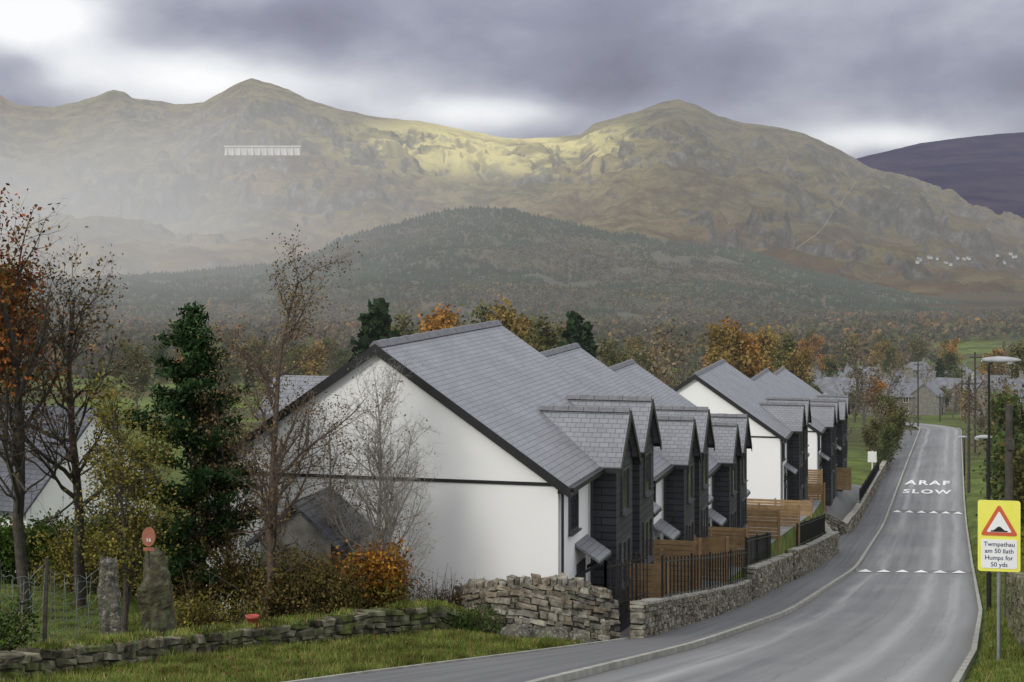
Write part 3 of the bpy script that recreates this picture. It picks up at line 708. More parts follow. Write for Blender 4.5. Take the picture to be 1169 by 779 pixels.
def tri(cx,cz,R_,rad,y,n=4):
    pts=[]
    for k in range(3):
        a=math.radians(90+120*k); px_=cx+(R_-2*rad)*math.cos(a); pz_=cz+(R_-2*rad)*math.sin(a)
        for i in range(n+1):
            b=a+math.radians(-60+120*i/n); pts.append((px_+rad*math.cos(b),y,pz_+rad*math.sin(b)))
    return pts[::-1]
tz=zt-.46
mb=MB(); mb.prism(tri(0,tz,.40,.035,-.068),(0,.005,0)); tb=mb.obj('triangle_border',[m_red],r)
mb=MB(); mb.prism(tri(0,tz,.265,.015,-.073),(0,.003,0)); mb.obj('triangle_face',[m_sw],tb)
mb=MB(); pts=[(-.15,-.10)]+[(x,-.10+.075*(0.5+0.5*math.cos(math.pi*x/.12))) for x in np.linspace(-.12,.12,11)]+[(.15,-.10),(.15,-.125),(-.15,-.125)]
mb.prism([(x,-.078,tz+z) for x,z in pts],(0,.003,0)); mb.obj('hump_symbol',[m_sb],tb)
mb=MB(); mb.prism(rrect(-.325,.325,zb+.06,zb+.60,.03,-.068),(0,.005,0)); pl=mb.obj('text_plate',[m_sw],r)
for i,(tx,sz) in enumerate((('Twmpathau',.118),('am 50 llath',.118),('Humps for',.118),('50 yds',.118))):
    me=text_me(tx,sz,1.0,.006); me.materials.clear(); me.materials.append(m_si)
    xs=[v.co.x for v in me.vertices]; cx=(max(xs)+min(xs))/2
    for v in me.vertices: v.co=(v.co.x-cx,-.0745,zb+.60-.125-i*.127+v.co.y)
    link('lettering',me,pl)
thing(r,'yellow backed road hump warning sign in two languages on grey pole','road sign')

# ---------------------------------------------------------------- lamps and poles
m_lamp=M('lamp_grey',[(.30,.31,.33),(.42,.43,.45)],2,.5); m_lens=M('lamp_lens',[(.55,.56,.58),(.68,.69,.7)],2,.2)
def lamp(X,Y,ztop,dirs,hl,label):
    zb=Ts(X,Y); r=empty('street_lamp',(X,Y,zb),0); h=ztop-zb
    mb=MB(); mb.cyl((0,0,-.2),(0,0,1.3),.09,.085,10); mb.cyl((0,0,1.3),(0,0,h-.1),.055,.04,10)
    mb.cyl((0,0,h-.1),(dirs*.12,0,h+.02),.04,.035,8); mb.cyl((dirs*.12,0,h+.02),(dirs*.5,0,h+.06),.033,.03,8); mb.obj('pole',[m_metal],r)
    hd=MB(); n=10; prof=[]
    for i in range(n+1):
        f=i/n; x=dirs*(-.25+hl*1.35*f); wv=.17*math.sin(math.pi*min(1,.12+.85*f))**.6+.01; th=.13*math.sin(math.pi*min(1,.1+.88*f))**.6+.01
        prof.append((x,wv,th))
    vs=[];fs=[]; k=8
    for x,wv,th in prof:
        for j in range(k):
            a=2*math.pi*j/k; vs.append((x,wv*math.cos(a),h+.07+th*math.sin(a)*(1 if math.sin(a)>0 else .6)))
    for i in range(n):
        for j in range(k): fs.append((i*k+j,i*k+(j+1)%k,(i+1)*k+(j+1)%k,(i+1)*k+j))
    fs+= [tuple(range(k)),tuple(range(n*k,n*k+k))]
    hd.add(vs,fs); ho=hd.obj('lamp_head',[m_lamp],r,True)
    ln=MB(); ln.cyl((dirs*(.3+hl*.4),0,h-.05),(dirs*(.3+hl*.4),0,h+.03),.1,.16,12); ln.obj('lens',[m_lens],ho)
    thing(r,label,'street lamp','street lamps along the verge')
X,Y=at(1129,58.6); lamp(X,Y,zat(414,58.6),1,1.0,'tall dark street lamp with pale head above the grass verge')
X,Y=at(1127,95); lamp(X,Y,zat(501,95),-1,.7,'street lamp with arm reaching over the road')
X,Y=at(1101,170); lamp(X,Y,zat(500,170),-1,.7,'small distant street lamp beside the road')
def tpole(px,Y,py,label,arms=True):
    X=(px-PX)/F*Y; zb=Ts(X,Y); h=zat(py,Y)-zb
    r=empty('telegraph_pole',(X,Y,zb)); mb=MB(); mb.cyl((0,0,-.3),(0,0,h),.14,.10,10); mb.obj('post',[m_pole],r)
    if arms:
        mb=MB(); mb.box(-.7,.7,-.18,-.10,h-.7,h-.58); 
        for x in (-.6,-.25,.25,.6): mb.cyl((x,-.14,h-.58),(x,-.14,h-.42),.035,.03,6)
        mb.obj('crossarm',[m_pole],r)
    else:
        mb=MB(); mb.box(-.1,.1,-.2,-.12,h-1.3,h-1.0); mb.obj('junction_box',[m_pole],r)
    thing(r,label,'telegraph pole','telegraph poles beside the road')
tpole(1152,50,462,'dark timber pole standing on the verge',False)
tpole(1113,200,402,'tall timber telegraph pole beside the lower road'); tpole(1048,265,412,'timber telegraph pole among village trees'); tpole(1073,310,450,'timber telegraph pole near village houses'); tpole(1098,330,420,'timber telegraph pole behind the road end'); tpole(1106,150,430,'slim timber pole beside the lower verge')

# ---------------------------------------------------------------- mountains
def cols_of(l): a=np.array(l,float); return a[:,0],a[:,1]
MX,MY=cols_of([(-260,120),(-100,114),(0,109),(6,114),(22,120),(60,123),(90,117),(96,114),(108,110),(122,105),(130,103),(142,106),(150,112),(160,114),(180,116),(200,121),(232,117),(248,109),(262,101),(275,94),(287,89),(300,93),(310,95),(330,104),(350,114),(390,126),(430,134),(480,139),(530,149),(570,157),(600,159),(640,156),(662,154),(670,148),(678,141),(700,135),(730,127),(755,117),(775,114),(795,120),(820,133),(850,141),(890,146),(920,154),(950,167),(972,180),(990,191),(1030,207),(1080,225),(1140,252),(1169,262),(1300,294),(1450,308)])
def mountain(X_,Y_,Yb,Yc,yb,cols,rows,amp,nsc,p=.85,seed=20,rug=6,crag=0):
    px=np.linspace(X_[0],X_[-1],cols); cy=np.interp(px,X_,Y_)
    w_=np.concatenate([np.linspace(0,1,rows),1+np.linspace(.03,.5,10)])
    W_,PXg=np.meshgrid(w_,px,indexing='ij'); CYg=np.broadcast_to(cy,W_.shape)
    Yd=Yb+(Yc-Yb)*W_; a=(PXg-PX)/F; Xd=a*Yd
    ww=np.clip(W_,0,1)
    ab=-(yb-HY)/F; ac=(HY-CYg)/F
    el=ab+(ac-ab)*ww**p
    z=el*Yd
    env=np.sin(np.pi*ww)**.7*(1-.55*sstep(.8,1,ww))
    n=fbm(Xd/nsc,Yd/nsc,6,seed,True)-.62
    n2=fbm(Xd/(nsc*.2)+.3*n,Yd/(nsc*.3),5,seed+40,True)-.6
    z=z+amp*2*n*env+amp*.75*n2*(env+.12)
    z=z+rug*(fbm(Xd/35,Yd/35,3,seed+60)-.5)*(env+.6)
    if crag:
        msk=sstep(.42,.58,fbm(Xd/700,Yd/700,3,seed+80))*.85+.15
        c1=sstep(.47,.535,fbm(Xd/230,Yd/330,5,seed+70))*crag
        c2=sstep(.46,.53,fbm(Xd/80,Yd/110,4,seed+75))*crag*.45
        z=z+(c1+c2)*(env+.05)*msk
    beh=np.clip(W_-1,0,1); z=z-beh*900*1.2
    return np.stack([Xd,Yd,z],-1),px
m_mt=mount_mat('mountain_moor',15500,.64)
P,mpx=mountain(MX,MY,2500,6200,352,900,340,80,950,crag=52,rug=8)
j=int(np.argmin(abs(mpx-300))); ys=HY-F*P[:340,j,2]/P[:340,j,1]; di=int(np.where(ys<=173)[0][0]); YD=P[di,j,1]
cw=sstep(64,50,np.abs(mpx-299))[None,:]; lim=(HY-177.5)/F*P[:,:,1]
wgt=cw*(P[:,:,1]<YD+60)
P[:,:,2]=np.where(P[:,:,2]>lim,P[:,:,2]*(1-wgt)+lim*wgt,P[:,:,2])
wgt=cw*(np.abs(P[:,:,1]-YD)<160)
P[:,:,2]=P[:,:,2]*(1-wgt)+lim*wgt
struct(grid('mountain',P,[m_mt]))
MP=P
def surf(px,py):
    j=int(np.argmin(abs(mpx-px))); col=MP[:340,j]; ys=HY-F*col[:,2]/col[:,1]
    i=np.where(ys<=py)[0]
    return Vector(col[i[0] if len(i) else -1])
FX,FY=cols_of([(860,215),(940,192),(990,178),(1020,171),(1050,164),(1080,160),(1110,156),(1140,153),(1169,151),(1250,148),(1400,160),(1600,190)])
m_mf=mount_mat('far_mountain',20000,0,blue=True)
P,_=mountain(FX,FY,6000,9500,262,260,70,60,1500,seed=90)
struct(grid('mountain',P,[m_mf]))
HX,HYs=cols_of([(-260,330),(0,325),(120,318),(200,312),(270,306),(330,300),(362,287),(385,275),(410,266),(450,256),(500,243),(530,239),(555,238),(585,240),(610,247),(655,256),(700,267),(730,268),(760,275),(820,282),(865,289),(905,305),(960,318),(1010,329),(1060,343),(1110,354),(1200,364),(1450,370)])
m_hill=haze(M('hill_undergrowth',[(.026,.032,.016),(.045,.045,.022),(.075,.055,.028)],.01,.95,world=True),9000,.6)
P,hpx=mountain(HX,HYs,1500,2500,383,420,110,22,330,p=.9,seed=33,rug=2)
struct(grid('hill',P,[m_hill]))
HP=P[:110]
Yd=YD-15; xa=(258-PX)/F*Yd; xb=(341-PX)/F*Yd; zt=zat(166.5,Yd); zb_=zat(177,Yd)
m_dam=haze(M('dam_concrete',[(.56,.55,.52),(.66,.65,.62)],.05,.8,world=True),16000,.2)
mb=MB(); mb.box(xa,xb,Yd,Yd+6,zb_-20,zt-4); mb.box(xa-5,xb+5,Yd-3,Yd+9,zt-4,zt)
n=11
for i in range(n+1):
    x=xa+(xb-xa)*i/n; q_=5.5; mb.add([(x-q_,Yd-9,zb_-20),(x+q_,Yd-9,zb_-20),(x+q_,Yd+1,zb_-20),(x-q_,Yd+1,zb_-20),(x-2,Yd-1.5,zt-6),(x+2,Yd-1.5,zt-6),(x+2,Yd+1,zt-6),(x-2,Yd+1,zt-6)],[(3,2,1,0),(4,5,6,7),(0,1,5,4),(1,2,6,5),(2,3,7,6),(3,0,4,7)])
o=mb.obj('dam',[m_dam]); thing(o,'pale concrete buttress dam high on the mountainside','dam')
pts=[]
for (px,py) in ((976,210),(970,219),(963,229),(957,239),(950,248),(944,257),(938,265),(930,273),(922,280),(910,287),(898,292)):
    pts.append(surf(px,py))
mb=MB(); vs=[]
for p in pts: vs+=[(p.x-.8,p.y-14,p.z+7),(p.x+.8,p.y-14,p.z+7)]
mb.add(vs,[(2*i,2*i+1,2*i+3,2*i+2) for i in range(len(pts)-1)])
struct(mb.obj('path',[haze(M('pale_track',[(.13,.12,.10),(.24,.22,.20)],.02,.9,world=True),14000)]))
rh=random.Random(4)
for i in range(16):
    px=rh.uniform(1040,1168); py=rh.uniform(295,307)-(px-1035)*.04
    p=surf(px,py); r=empty('hamlet_house',(p.x,p.y-4,p.z-.5),rh.uniform(-.5,.5)); L=rh.uniform(5,8)
    mb=MB(); mb.prism([(-L/2,-3,-4),(-L/2,3,-4),(-L/2,3,2.4),(-L/2,0,4.0),(-L/2,-3,2.4)],(L,0,0)); mb.obj('wall',[m_whiteh],r)
    mb=MB()
    for s in (-1,1): mb.prism([(-L/2-.3,3.4*s,2.2),(L/2+.3,3.4*s,2.2),(L/2+.3,0,4.4),(-L/2-.3,0,4.4)],(0,0,-.25))
    mb.obj('roof',[m_slateh],r); thing(r,'small white hamlet house on the far hillside','house','hamlet houses on the hillside')

# ---------------------------------------------------------------- vegetation helpers
def leafmesh(C,size,rng,aspect=.6,droop=0):
    n=len(C); d=rng.normal(size=(n,3)); d[:,2]-=droop; d/=np.linalg.norm(d,axis=1)[:,None]
    e=np.cross(d,rng.normal(size=(n,3))); e/=np.linalg.norm(e,axis=1)[:,None]+1e-9
    s=(np.asarray(size)*rng.uniform(.6,1.35,n))[:,None]
    V=np.stack([C-d*s*.5,C+e*s*aspect*.5,C+d*s*.5,C-e*s*aspect*.5],1).reshape(-1,3)
    return V,np.arange(4*n).reshape(n,4)
def tubes(segs,k=5):
    A=np.array([s[0] for s in segs]);B=np.array([s[1] for s in segs]);r0=np.array([s[2] for s in segs]);r1=np.array([s[3] for s in segs])
    d=B-A; d/=np.linalg.norm(d,axis=1)[:,None]+1e-9; ref=np.where(np.abs(d[:,2:3])>.9,np.array([[1.,0,0]]),np.array([[0,0,1.]]))
    a=np.cross(d,ref); a/=np.linalg.norm(a,axis=1)[:,None]; b=np.cross(d,a); n=len(A)
    ang=np.arange(k)*2*np.pi/k; ca=np.cos(ang)[None,:,None]; sa=np.sin(ang)[None,:,None]
    ring=a[:,None]*ca+b[:,None]*sa
    V=np.concatenate([A[:,None]+ring*r0[:,None,None],B[:,None]+ring*r1[:,None,None]],1).reshape(-1,3)
    base_=(np.arange(n)*2*k)[:,None]; j=np.arange(k)[None]; j2=(j+1)%k
    Fq=np.stack([base_+j,base_+j2,base_+j2+k,base_+j+k],-1).reshape(-1,4)
    return V,Fq
def grow(seed,H,r0,nchild=(16,7,5,0),lenr=(.42,.5,.5),up=(.05,.12,.08,.03),jit=(.06,.16,.22,.3),start=.2,ang=(.7,.75,.8),lean=(0,0),maxlev=3,stems=1):
    rr=random.Random(seed); segs=[]; tips=[]
    nseg=[12,6,4,3]
    def br(p,d,L,r,lev):
        ns=nseg[lev]; sl=L/ns; nc=nchild[lev] if lev<maxlev else 0; cnt=0
        for i in range(ns):
            d=(d+Vector((rr.gauss(0,1),rr.gauss(0,1),rr.gauss(0,1)))*jit[lev]+Vector((lean[0] if lev==0 else 0,lean[1] if lev==0 else 0,up[lev]))).normalized()
            q=p+d*sl; ra=r*(1-.82*i/ns); rb=r*(1-.82*(i+1)/ns)
            segs.append((tuple(p),tuple(q),ra,rb)); f=(i+1)/ns
            if lev>=maxlev-1: tips.append((tuple(p.lerp(q,rr.random())),lev)); tips.append((tuple(q),lev))
            st0=start if lev==0 else .15
            if nc and f>st0:
                want=nc*(f-st0)/(1-st0)
                while cnt<want:
                    cnt+=1
                    a=ang[lev]*rr.uniform(.7,1.3); o=d.orthogonal().normalized(); o.rotate(Matrix.Rotation(rr.uniform(0,6.283),3,d))
                    cd=(d*math.cos(a)+o*math.sin(a)).normalized()
                    k=(1-.62*f) if lev==0 else (1-.4*f)
                    br(p.lerp(q,rr.random()),cd,L*lenr[lev]*k*rr.uniform(.7,1.2),max(rb*.6,.0035),lev+1)
            p=q
    for k in range(stems):
        a=rr.uniform(0,6.28); br(Vector((0,0,-.2)),Vector((math.cos(a)*.12*(stems>1),math.sin(a)*.12*(stems>1),1)).normalized(),H*(1 if k==0 else rr.uniform(.7,.95)),r0*(1 if k==0 else .7),0)
    return segs,tips
def tree(name,X,Y,seed,H,r0,bark,leaf,nleaf,lsize,label,cat='tree',group=None,filt=None,spread=.12,z=None,k=4,**kw):
    segs,tips=grow(seed,H,r0,**kw)
    top=max(t[1][2] for t in segs); f=H/top
    segs=[(tuple(c*f for c in a),tuple(c*f for c in b),ra,rb) for a,b,ra,rb in segs]
    zz=Ts(X,Y) if z is None else z
    r=empty(name,(X,Y,zz)); rng=np.random.default_rng(seed)
    V,Fq=tubes(segs,k); npmesh('trunk',V,Fq,[bark],parent=r,smooth=True)
    if nleaf and tips:
        tp=np.array([t[0] for t in tips])*f
        if filt is not None: tp=tp[filt(tp,rng)]
        C=tp[rng.integers(0,len(tp),nleaf)]+rng.normal(size=(nleaf,3))*spread
        V,Fq=leafmesh(C,lsize,rng); npmesh('crown',V,Fq,[leaf],parent=r)
    return thing(r,label,cat,group)
L_red=MI('leaf_rust',[(.18,.05,.02),(.27,.09,.03),(.12,.06,.02),(.22,.13,.04)],.6,2)
L_yg=MI('leaf_yellow_green',[(.13,.12,.03),(.18,.15,.038),(.10,.11,.03),(.24,.18,.045)],.6,2)
L_brown=MI('leaf_brown',[(.12,.07,.035),(.17,.11,.05),(.08,.07,.025)],.6,2)
L_bronze=MI('leaf_bronze',[(.13,.085,.05),(.18,.125,.07),(.12,.10,.045),(.22,.15,.07)],.6,2)
L_dark=MI('needle_dark',[(.016,.036,.015),(.040,.070,.026),(.024,.050,.020)],.6,2)
L_green=MI('leaf_green',[(.03,.055,.014),(.06,.10,.022),(.04,.065,.02)],.6,2)
L_orange=MI('leaf_orange',[(.30,.13,.02),(.38,.19,.03),(.22,.07,.02),(.16,.14,.03)],.6,2)
L_olive=MI('leaf_olive',[(.07,.075,.025),(.12,.11,.035),(.14,.08,.035),(.055,.06,.02)],.6,2)

X,Y=at(30,41); tree('maple_tree',X,Y,3,10.9,.17,m_bark,L_red,8000,.12,'part bare tree with rust red leaves beside the garden','tree',None,
    filt=lambda t,g:(t[:,0]<-.1+g.normal(size=len(t))*.6)&(t[:,2]>5.6),lenr=(.5,.5,.5),nchild=(24,9,5,0),start=.3,spread=.16)
X,Y=at(92,42.5); tree('oak_tree',X,Y,9,9.4,.16,m_bark,L_brown,2600,.10,'dark nearly bare tree with spreading branches',lenr=(.6,.55,.5),nchild=(22,10,6,0),start=.35,ang=(.85,.75,.8),up=(.03,.08,.05,.02))
X,Y=at(-12,47); tree('beech_tree',X,Y,14,9.2,.16,m_bark,L_olive,12000,.13,'dense olive and brown leaved tree behind the hedge',lenr=(.5,.5,.5),spread=.24,nchild=(18,7,5,0),start=.5,filt=lambda t,g:t[:,2]>5.0)
X,Y=at(142,38); tree('hazel_tree',X,Y,21,5.8,.07,m_bark,L_yg,8000,.08,'small tree with yellow green autumn leaves in the garden',lenr=(.44,.5,.5),stems=3,spread=.2,nchild=(15,7,4,0),start=.25)
X,Y=at(304,39); tree('birch_tree',X,Y,31,9.0,.12,m_barkr,L_bronze,5200,.065,'slender bronze birch with reddish twigs and sparse leaves',lenr=(.44,.52,.5),up=(.05,.14,.10,.04),nchild=(25,10,6,0),start=.16,ang=(.70,.75,.8),lean=(.028,0),spread=.14)
X,Y=at(384,41.0); tree('birch_tree',X,Y,39,5.9,.06,m_barkl,L_bronze,1600,.06,'smaller sparse birch before the white gable',lenr=(.46,.52,.5),up=(.05,.16,.10,.04),nchild=(20,9,6,0),start=.25,ang=(.7,.75,.8),spread=.14)
X,Y=at(268,41.5); tree('birch_tree',X,Y,37,6.0,.07,m_barkr,L_bronze,3800,.08,'small birch with brown leaves beside the gable',lenr=(.42,.52,.5),up=(.05,.16,.12,.05),nchild=(18,8,5,0),stems=2,spread=.15)
X,Y=at(446,40.6); tree('rowan_tree',X,Y,44,6.8,.07,m_barkl,L_brown,500,.06,'small pale bare tree standing before the white gable',lenr=(.50,.52,.55),up=(.04,.16,.10,.04),nchild=(32,11,8,0),start=.2,ang=(.7,.7,.8),stems=2)

def conifer_mesh(H,rad,seed,n,trunk_r,low=.12,pw=.75,nb=110,jit=1.0):
    rng=np.random.default_rng(seed)
    segs=[((0,0,-.3),(0,0,H*.5),trunk_r,trunk_r*.6),((0,0,H*.5),(0,0,H),trunk_r*.6,.01)]
    C=[]
    for i in range(nb):
        f=low+(1-low)*(i/nb)**.9; z=H*f; L=rad*((1-f)**pw)*rng.uniform(.55,1.2)+.12; a=rng.uniform(0,6.283); rise=rng.uniform(-.05,.45)
        tip=(math.cos(a)*L,math.sin(a)*L,z+rise*L); segs.append(((0,0,z-.1),tip,.025,.006))
        m=max(6,int(n/nb*L/(rad*.6))); u_=rng.uniform(.15,1.05,m)
        c=np.array([0,0,z])+(np.array(tip)-np.array([0,0,z]))*u_[:,None]+rng.normal(size=(m,3))*np.array([.16,.16,.10])*(.5+rad*.35)*jit; C.append(c)
    return segs,np.concatenate(C)
X,Y=at(220,41.4); segs,C=conifer_mesh(8.2,2.1,5,26000,.13,low=.2,pw=.6,nb=105,jit=.62)
r=empty('pine_tree',(X,Y,zat(337,41.4)-8.5)); V,Fq=tubes(segs,6); npmesh('trunk',V,Fq,[m_bark],parent=r,smooth=True)
V,Fq=leafmesh(C,.16,NR,.35); npmesh('crown',V,Fq,[L_dark],parent=r); thing(r,'dense dark green conifer standing in the garden','tree')

def bush(name,X,Y,w_,d_,h,n,leaf,lsize,label,seed,twigs=60,cat='bush',lump=9):
    rng=np.random.default_rng(seed); z=Ts(X,Y); r=empty(name,(X,Y,z))
    C=[]; segs=[]
    cs=[(rng.uniform(-w_/2,w_/2)*.8,rng.uniform(-d_/2,d_/2)*.7,rng.uniform(.3,.75)*h,rng.uniform(.22,.36)*min(w_,2.4*h,3)) for _ in range(lump)]
    for i in range(n//30):
        c=cs[rng.integers(len(cs))]; v=rng.normal(size=3); v/=np.linalg.norm(v); v*=c[3]*rng.uniform(.4,1.25); p=np.array(c[:3])+v*np.array([1,.8,.8]); p[2]=max(p[2],.05)
        p[2]=min(p[2],h*1.15)
        C.append(p+rng.normal(size=(30,3))*.13)
    for i in range(twigs):
        c=cs[rng.integers(len(cs))]; a=np.array([c[0]*.6,c[1]*.5,0]); b=np.array(c[:3])+rng.normal(size=3)*c[3]*.8; b[2]=abs(b[2])+.1
        m=(a+b)/2+rng.normal(size=3)*.1; segs+=[(tuple(a),tuple(m),.014,.009),(tuple(m),tuple(b),.009,.003)]
    V,Fq=tubes(segs,4); npmesh('stem',V,Fq,[m_barkr],parent=r)
    V,Fq=leafmesh(np.concatenate(C),lsize,rng,.65); npmesh('foliage',V,Fq,[leaf],parent=r)
    return thing(r,label,cat)
bush('shrub',*at(345,39.2),2.6,1.4,1.7,10000,L_olive,.075,'dark olive and red garden shrub',51)
bush('shrub',*at(432,40.2),2.3,1.0,1.9,6500,L_orange,.085,'yellow and orange autumn shrub by the stone wall',52,lump=9)
bush('shrub',*at(392,39.8),2.2,1.0,1.3,6000,L_yg,.07,'low yellow green shrub behind the mossy wall',53)
bush('shrub',*at(470,41.4),1.7,.8,1.8,3500,L_bronze,.065,'twiggy bronze shrub beside the wall',54,twigs=190,lump=8)
bush('shrub',*at(505,41.7),1.3,.7,1.9,900,L_brown,.05,'twiggy bare shrub before the white wall',64,twigs=170,lump=6)
bush('shrub',*at(550,39.6),1.1,.6,.5,1800,L_green,.06,'small green plant at the foot of the wall',55,twigs=20,lump=4)
bush('hedge',*at(45,49),7.5,2.2,1.9,28000,L_green,.11,'dense dark green garden hedge',56,lump=24)
bush('hedge',*at(215,48),6.0,2.2,2.0,22000,L_green,.11,'dark evergreen hedge beneath the trees',57,lump=20)
bush('shrub',*at(270,40.2),2.4,1.3,1.8,8000,L_olive,.08,'tangled dark garden shrub beneath the birch',58)
bush('shrub',*at(112,46),3.0,1.2,1.5,7000,L_yg,.08,'yellow green garden shrub beneath the bare tree',65)
bush('shrub',*at(-18,30.5),1.2,1,.9,3500,L_green,.07,'small leafy plant beside the wire fence',60)
bush('shrub',*at(240,37.9),1.8,.8,.6,3500,L_yg,.07,'low yellow green plants behind the wall',61)

def post_stone(px,Y,w_,h,label,name,seed,taper=.8,mat=None,amp=1.1):
    X=(px-PX)/F*Y; z=Ts(X,Y); mb=MB(); n=26; k=18; vs=[];fs=[]
    for i in range(n+1):
        f=i/n; s=w_/2*(1+(taper-1)*f)
        for j in range(k):
            a=2*math.pi*j/k
            nz=float(fbm(np.array([math.cos(a)*1.6+seed*9]),np.array([f*4.5+math.sin(a)*1.6]),4,seed)[0])-.5
            q=s*(1+nz*amp)/max(abs(math.cos(a)),abs(math.sin(a)))**.45
            tz=(float(fbm(np.array([a*1.5+seed]),np.array([3.]),3,seed+5)[0])-.5)*.5*f**6
            vs.append((q*math.cos(a)+.05*math.sin(f*4+seed),q*math.sin(a)*.8,-.2+(h+.2)*f+tz))
    for i in range(n):
        for j in range(k): fs.append((i*k+j,i*k+(j+1)%k,(i+1)*k+(j+1)%k,(i+1)*k+j))
    vs.append((0,0,h-.02)); c=len(vs)-1
    for j in range(k): fs.append((n*k+j,n*k+(j+1)%k,c))
    mb.add(vs,fs); o=mb.obj(name,[mat or m_lichen]); o.location=(X,Y,z); return thing(o,label,'gatepost' if 'post' in name else 'tree stump')
m_stump=M('mossy_bark',[(.03,.024,.018),(.065,.05,.036),(.07,.08,.03),(.14,.12,.10)],7,.95,.9,18)
post_stone(126,32.2,.42,1.85,'lichen covered upright stone gatepost beside the mossy wall','stone_gatepost',1,.72)
post_stone(181,33.6,.70,1.9,'thick moss covered tree stump beside the gatepost','tree_stump',2,.74,m_stump,1.5)
X,Y=at(171,33.1); z=zat(612,Y); m_or=M('faded_terracotta',[(.26,.09,.05),(.38,.15,.09)],9,.7)
r=empty('house_plaque',(X,Y-.1,z)); mb=MB(); pts=[(.13*math.cos(a),-.02,.185*math.sin(a)) for a in np.linspace(0,2*math.pi,20,endpoint=False)][::-1]; mb.prism(pts,(0,.04,0)); dk_=mb.obj('disc',[m_or],r)
me=text_me('16',.10); me.materials.clear(); me.materials.append(m_sw)
for v in me.vertices: v.co=(v.co.x,-.0245,v.co.y-.09)
link('lettering',me,dk_)
mb=MB(); mb.box(-.10,.10,-.03,.0,-.27,-.205); mb.obj('strip',[m_or],r)
mb=MB(); mb.cyl((0,.03,-.6),(0,.03,.1),.02,k=6); mb.obj('stake',[m_bark],r)
thing(r,'oval faded terracotta plaque on a stake above the stump','plaque')
mb=MB()
def wire(mb,a,b,r_=.006): mb.cyl(a,b,r_,k=3)
fp=[at(-60,30.6),at(-5,31.2),at(50,31.6),at(118,32.5)]
for (x0,y0),(x1,y1) in zip(fp[:-1],fp[1:]):
    z0=Ts(x0,y0);z1=Ts(x1,y1); nx=10
    for i in range(11):
        h=.1+i*.165
        for j in range(nx):
            f0=j/nx; f1=(j+1)/nx; sg=lambda f: -.28*math.sin(math.pi*f)*i/10+.05*math.sin(9*f+i)+.04*math.sin(23*f+i*2)
            wire(mb,(x0+(x1-x0)*f0,y0+(y1-y0)*f0,z0+(z1-z0)*f0+h+sg(f0)),(x0+(x1-x0)*f1,y0+(y1-y0)*f1,z0+(z1-z0)*f1+h+sg(f1)),.0055)
    for j in range(1,nx):
        f=j/nx; x=x0+(x1-x0)*f; y=y0+(y1-y0)*f; z=z0+(z1-z0)*f; wire(mb,(x,y,z),(x+.12*math.sin(j*3),y,z+1.75-.28*math.sin(math.pi*f)),.0055)
o=mb.obj('wire_fence',[m_wire]); thing(o,'sagging green square wire netting fence around the garden','fence')
for (x,y) in fp[:3]:
    mb=MB(); z=Ts(x,y); mb.cyl((x,y,z-.2),(x+.06,y,z+1.85),.045,.038,k=7); o=mb.obj('fence_post',[m_bark]); thing(o,'rough wooden post carrying the wire netting','post','rough posts of the wire fence')
X,Y=at(288,34.6); r=MB(); n=14
vs=[];fs=[]
for i,(rad,z) in enumerate(((.09,0),(.12,.17),(.135,.17),(.14,.23),(.12,.23),(.11,.18))):
    for j in range(n): a=2*math.pi*j/n; vs.append((rad*math.cos(a),rad*math.sin(a),z))
for i in range(5):
    for j in range(n): fs.append((i*n+j,i*n+(j+1)%n,(i+1)*n+(j+1)%n,(i+1)*n+j))
r.add(vs,fs); o=r.obj('plant_pot',[M('red_pot',[(.35,.06,.04),(.45,.09,.06)],4,.6)],smooth=True); o.location=(X,Y,Ts(X,Y)+.46); thing(o,'small red plant pot standing on the garden wall','plant pot')
for i,(px,Y,sz) in enumerate(((240,36.0,.6),(268,36.2,.55),(222,35.6,.4),(590,39.0,.6),(632,39.3,.65),(660,39.2,.6),(610,39.4,.5),(60,30.6,.35))):
    rr=random.Random(i+70)
    b_=bmesh.new(); bmesh.ops.create_icosphere(b_,subdivisions=2,radius=sz/2)
    for v in b_.verts: v.co*=rr.uniform(.78,1.12); v.co.z*=.75; v.co.x*=1.3
    me=bpy.data.meshes.new('boulder'); b_.to_mesh(me); b_.free(); me.materials.append(m_lichen); o=link('boulder',me); X,_=at(px,Y); o.location=(X,Y,Ts(X,Y)+sz*.18); o.rotation_euler=(0,0,rr.uniform(0,6))
    thing(o,'rough grey lichened boulder on the grass by the wall','boulder','boulders by the garden wall')

# ---------------------------------------------------------------- grass
def blades(name,n,area,hmin,hmax,mat,seed):
    rng=np.random.default_rng(seed); X,Y=area(rng,n); z=T(X,Y)
    h=rng.uniform(hmin,hmax,len(X))*(.4+1.2*fbm(X*1.2,Y*1.2,2,seed)); a=rng.uniform(0,6.283,len(X)); w_=rng.uniform(.006,.014,len(X))
    lx=rng.normal(size=len(X))*h*.35; ly=rng.normal(size=len(X))*h*.35
    b=np.stack([X,Y,z-.01],-1); d=np.stack([np.cos(a)*w_,np.sin(a)*w_,0*a],-1); t=b+np.stack([lx,ly,h],-1)
    V=np.stack([b-d,b+d,t],1).reshape(-1,3); o=npmesh(name,V,np.arange(len(V)).reshape(-1,3),[mat]); o['kind']='stuff'; return o
G1=MI('grass_blade',[(.06,.10,.018),(.11,.17,.03),(.17,.17,.05),(.24,.19,.08)],.7,1.5)
def a1(rng,n):
    s=rng.uniform(-20,-.8,n); e=edge(s); t=e-.1-np.abs(rng.uniform(0,1,n))**1.2*7; return st(s,t)
blades('grass',60000,a1,.05,.15,G1,1)
def a2(rng,n):
    s=rng.uniform(-16,70,n); t=kr(s)+.25+rng.uniform(0,4,n); return st(s,t)
blades('grass',50000,a2,.05,.20,G1,2)
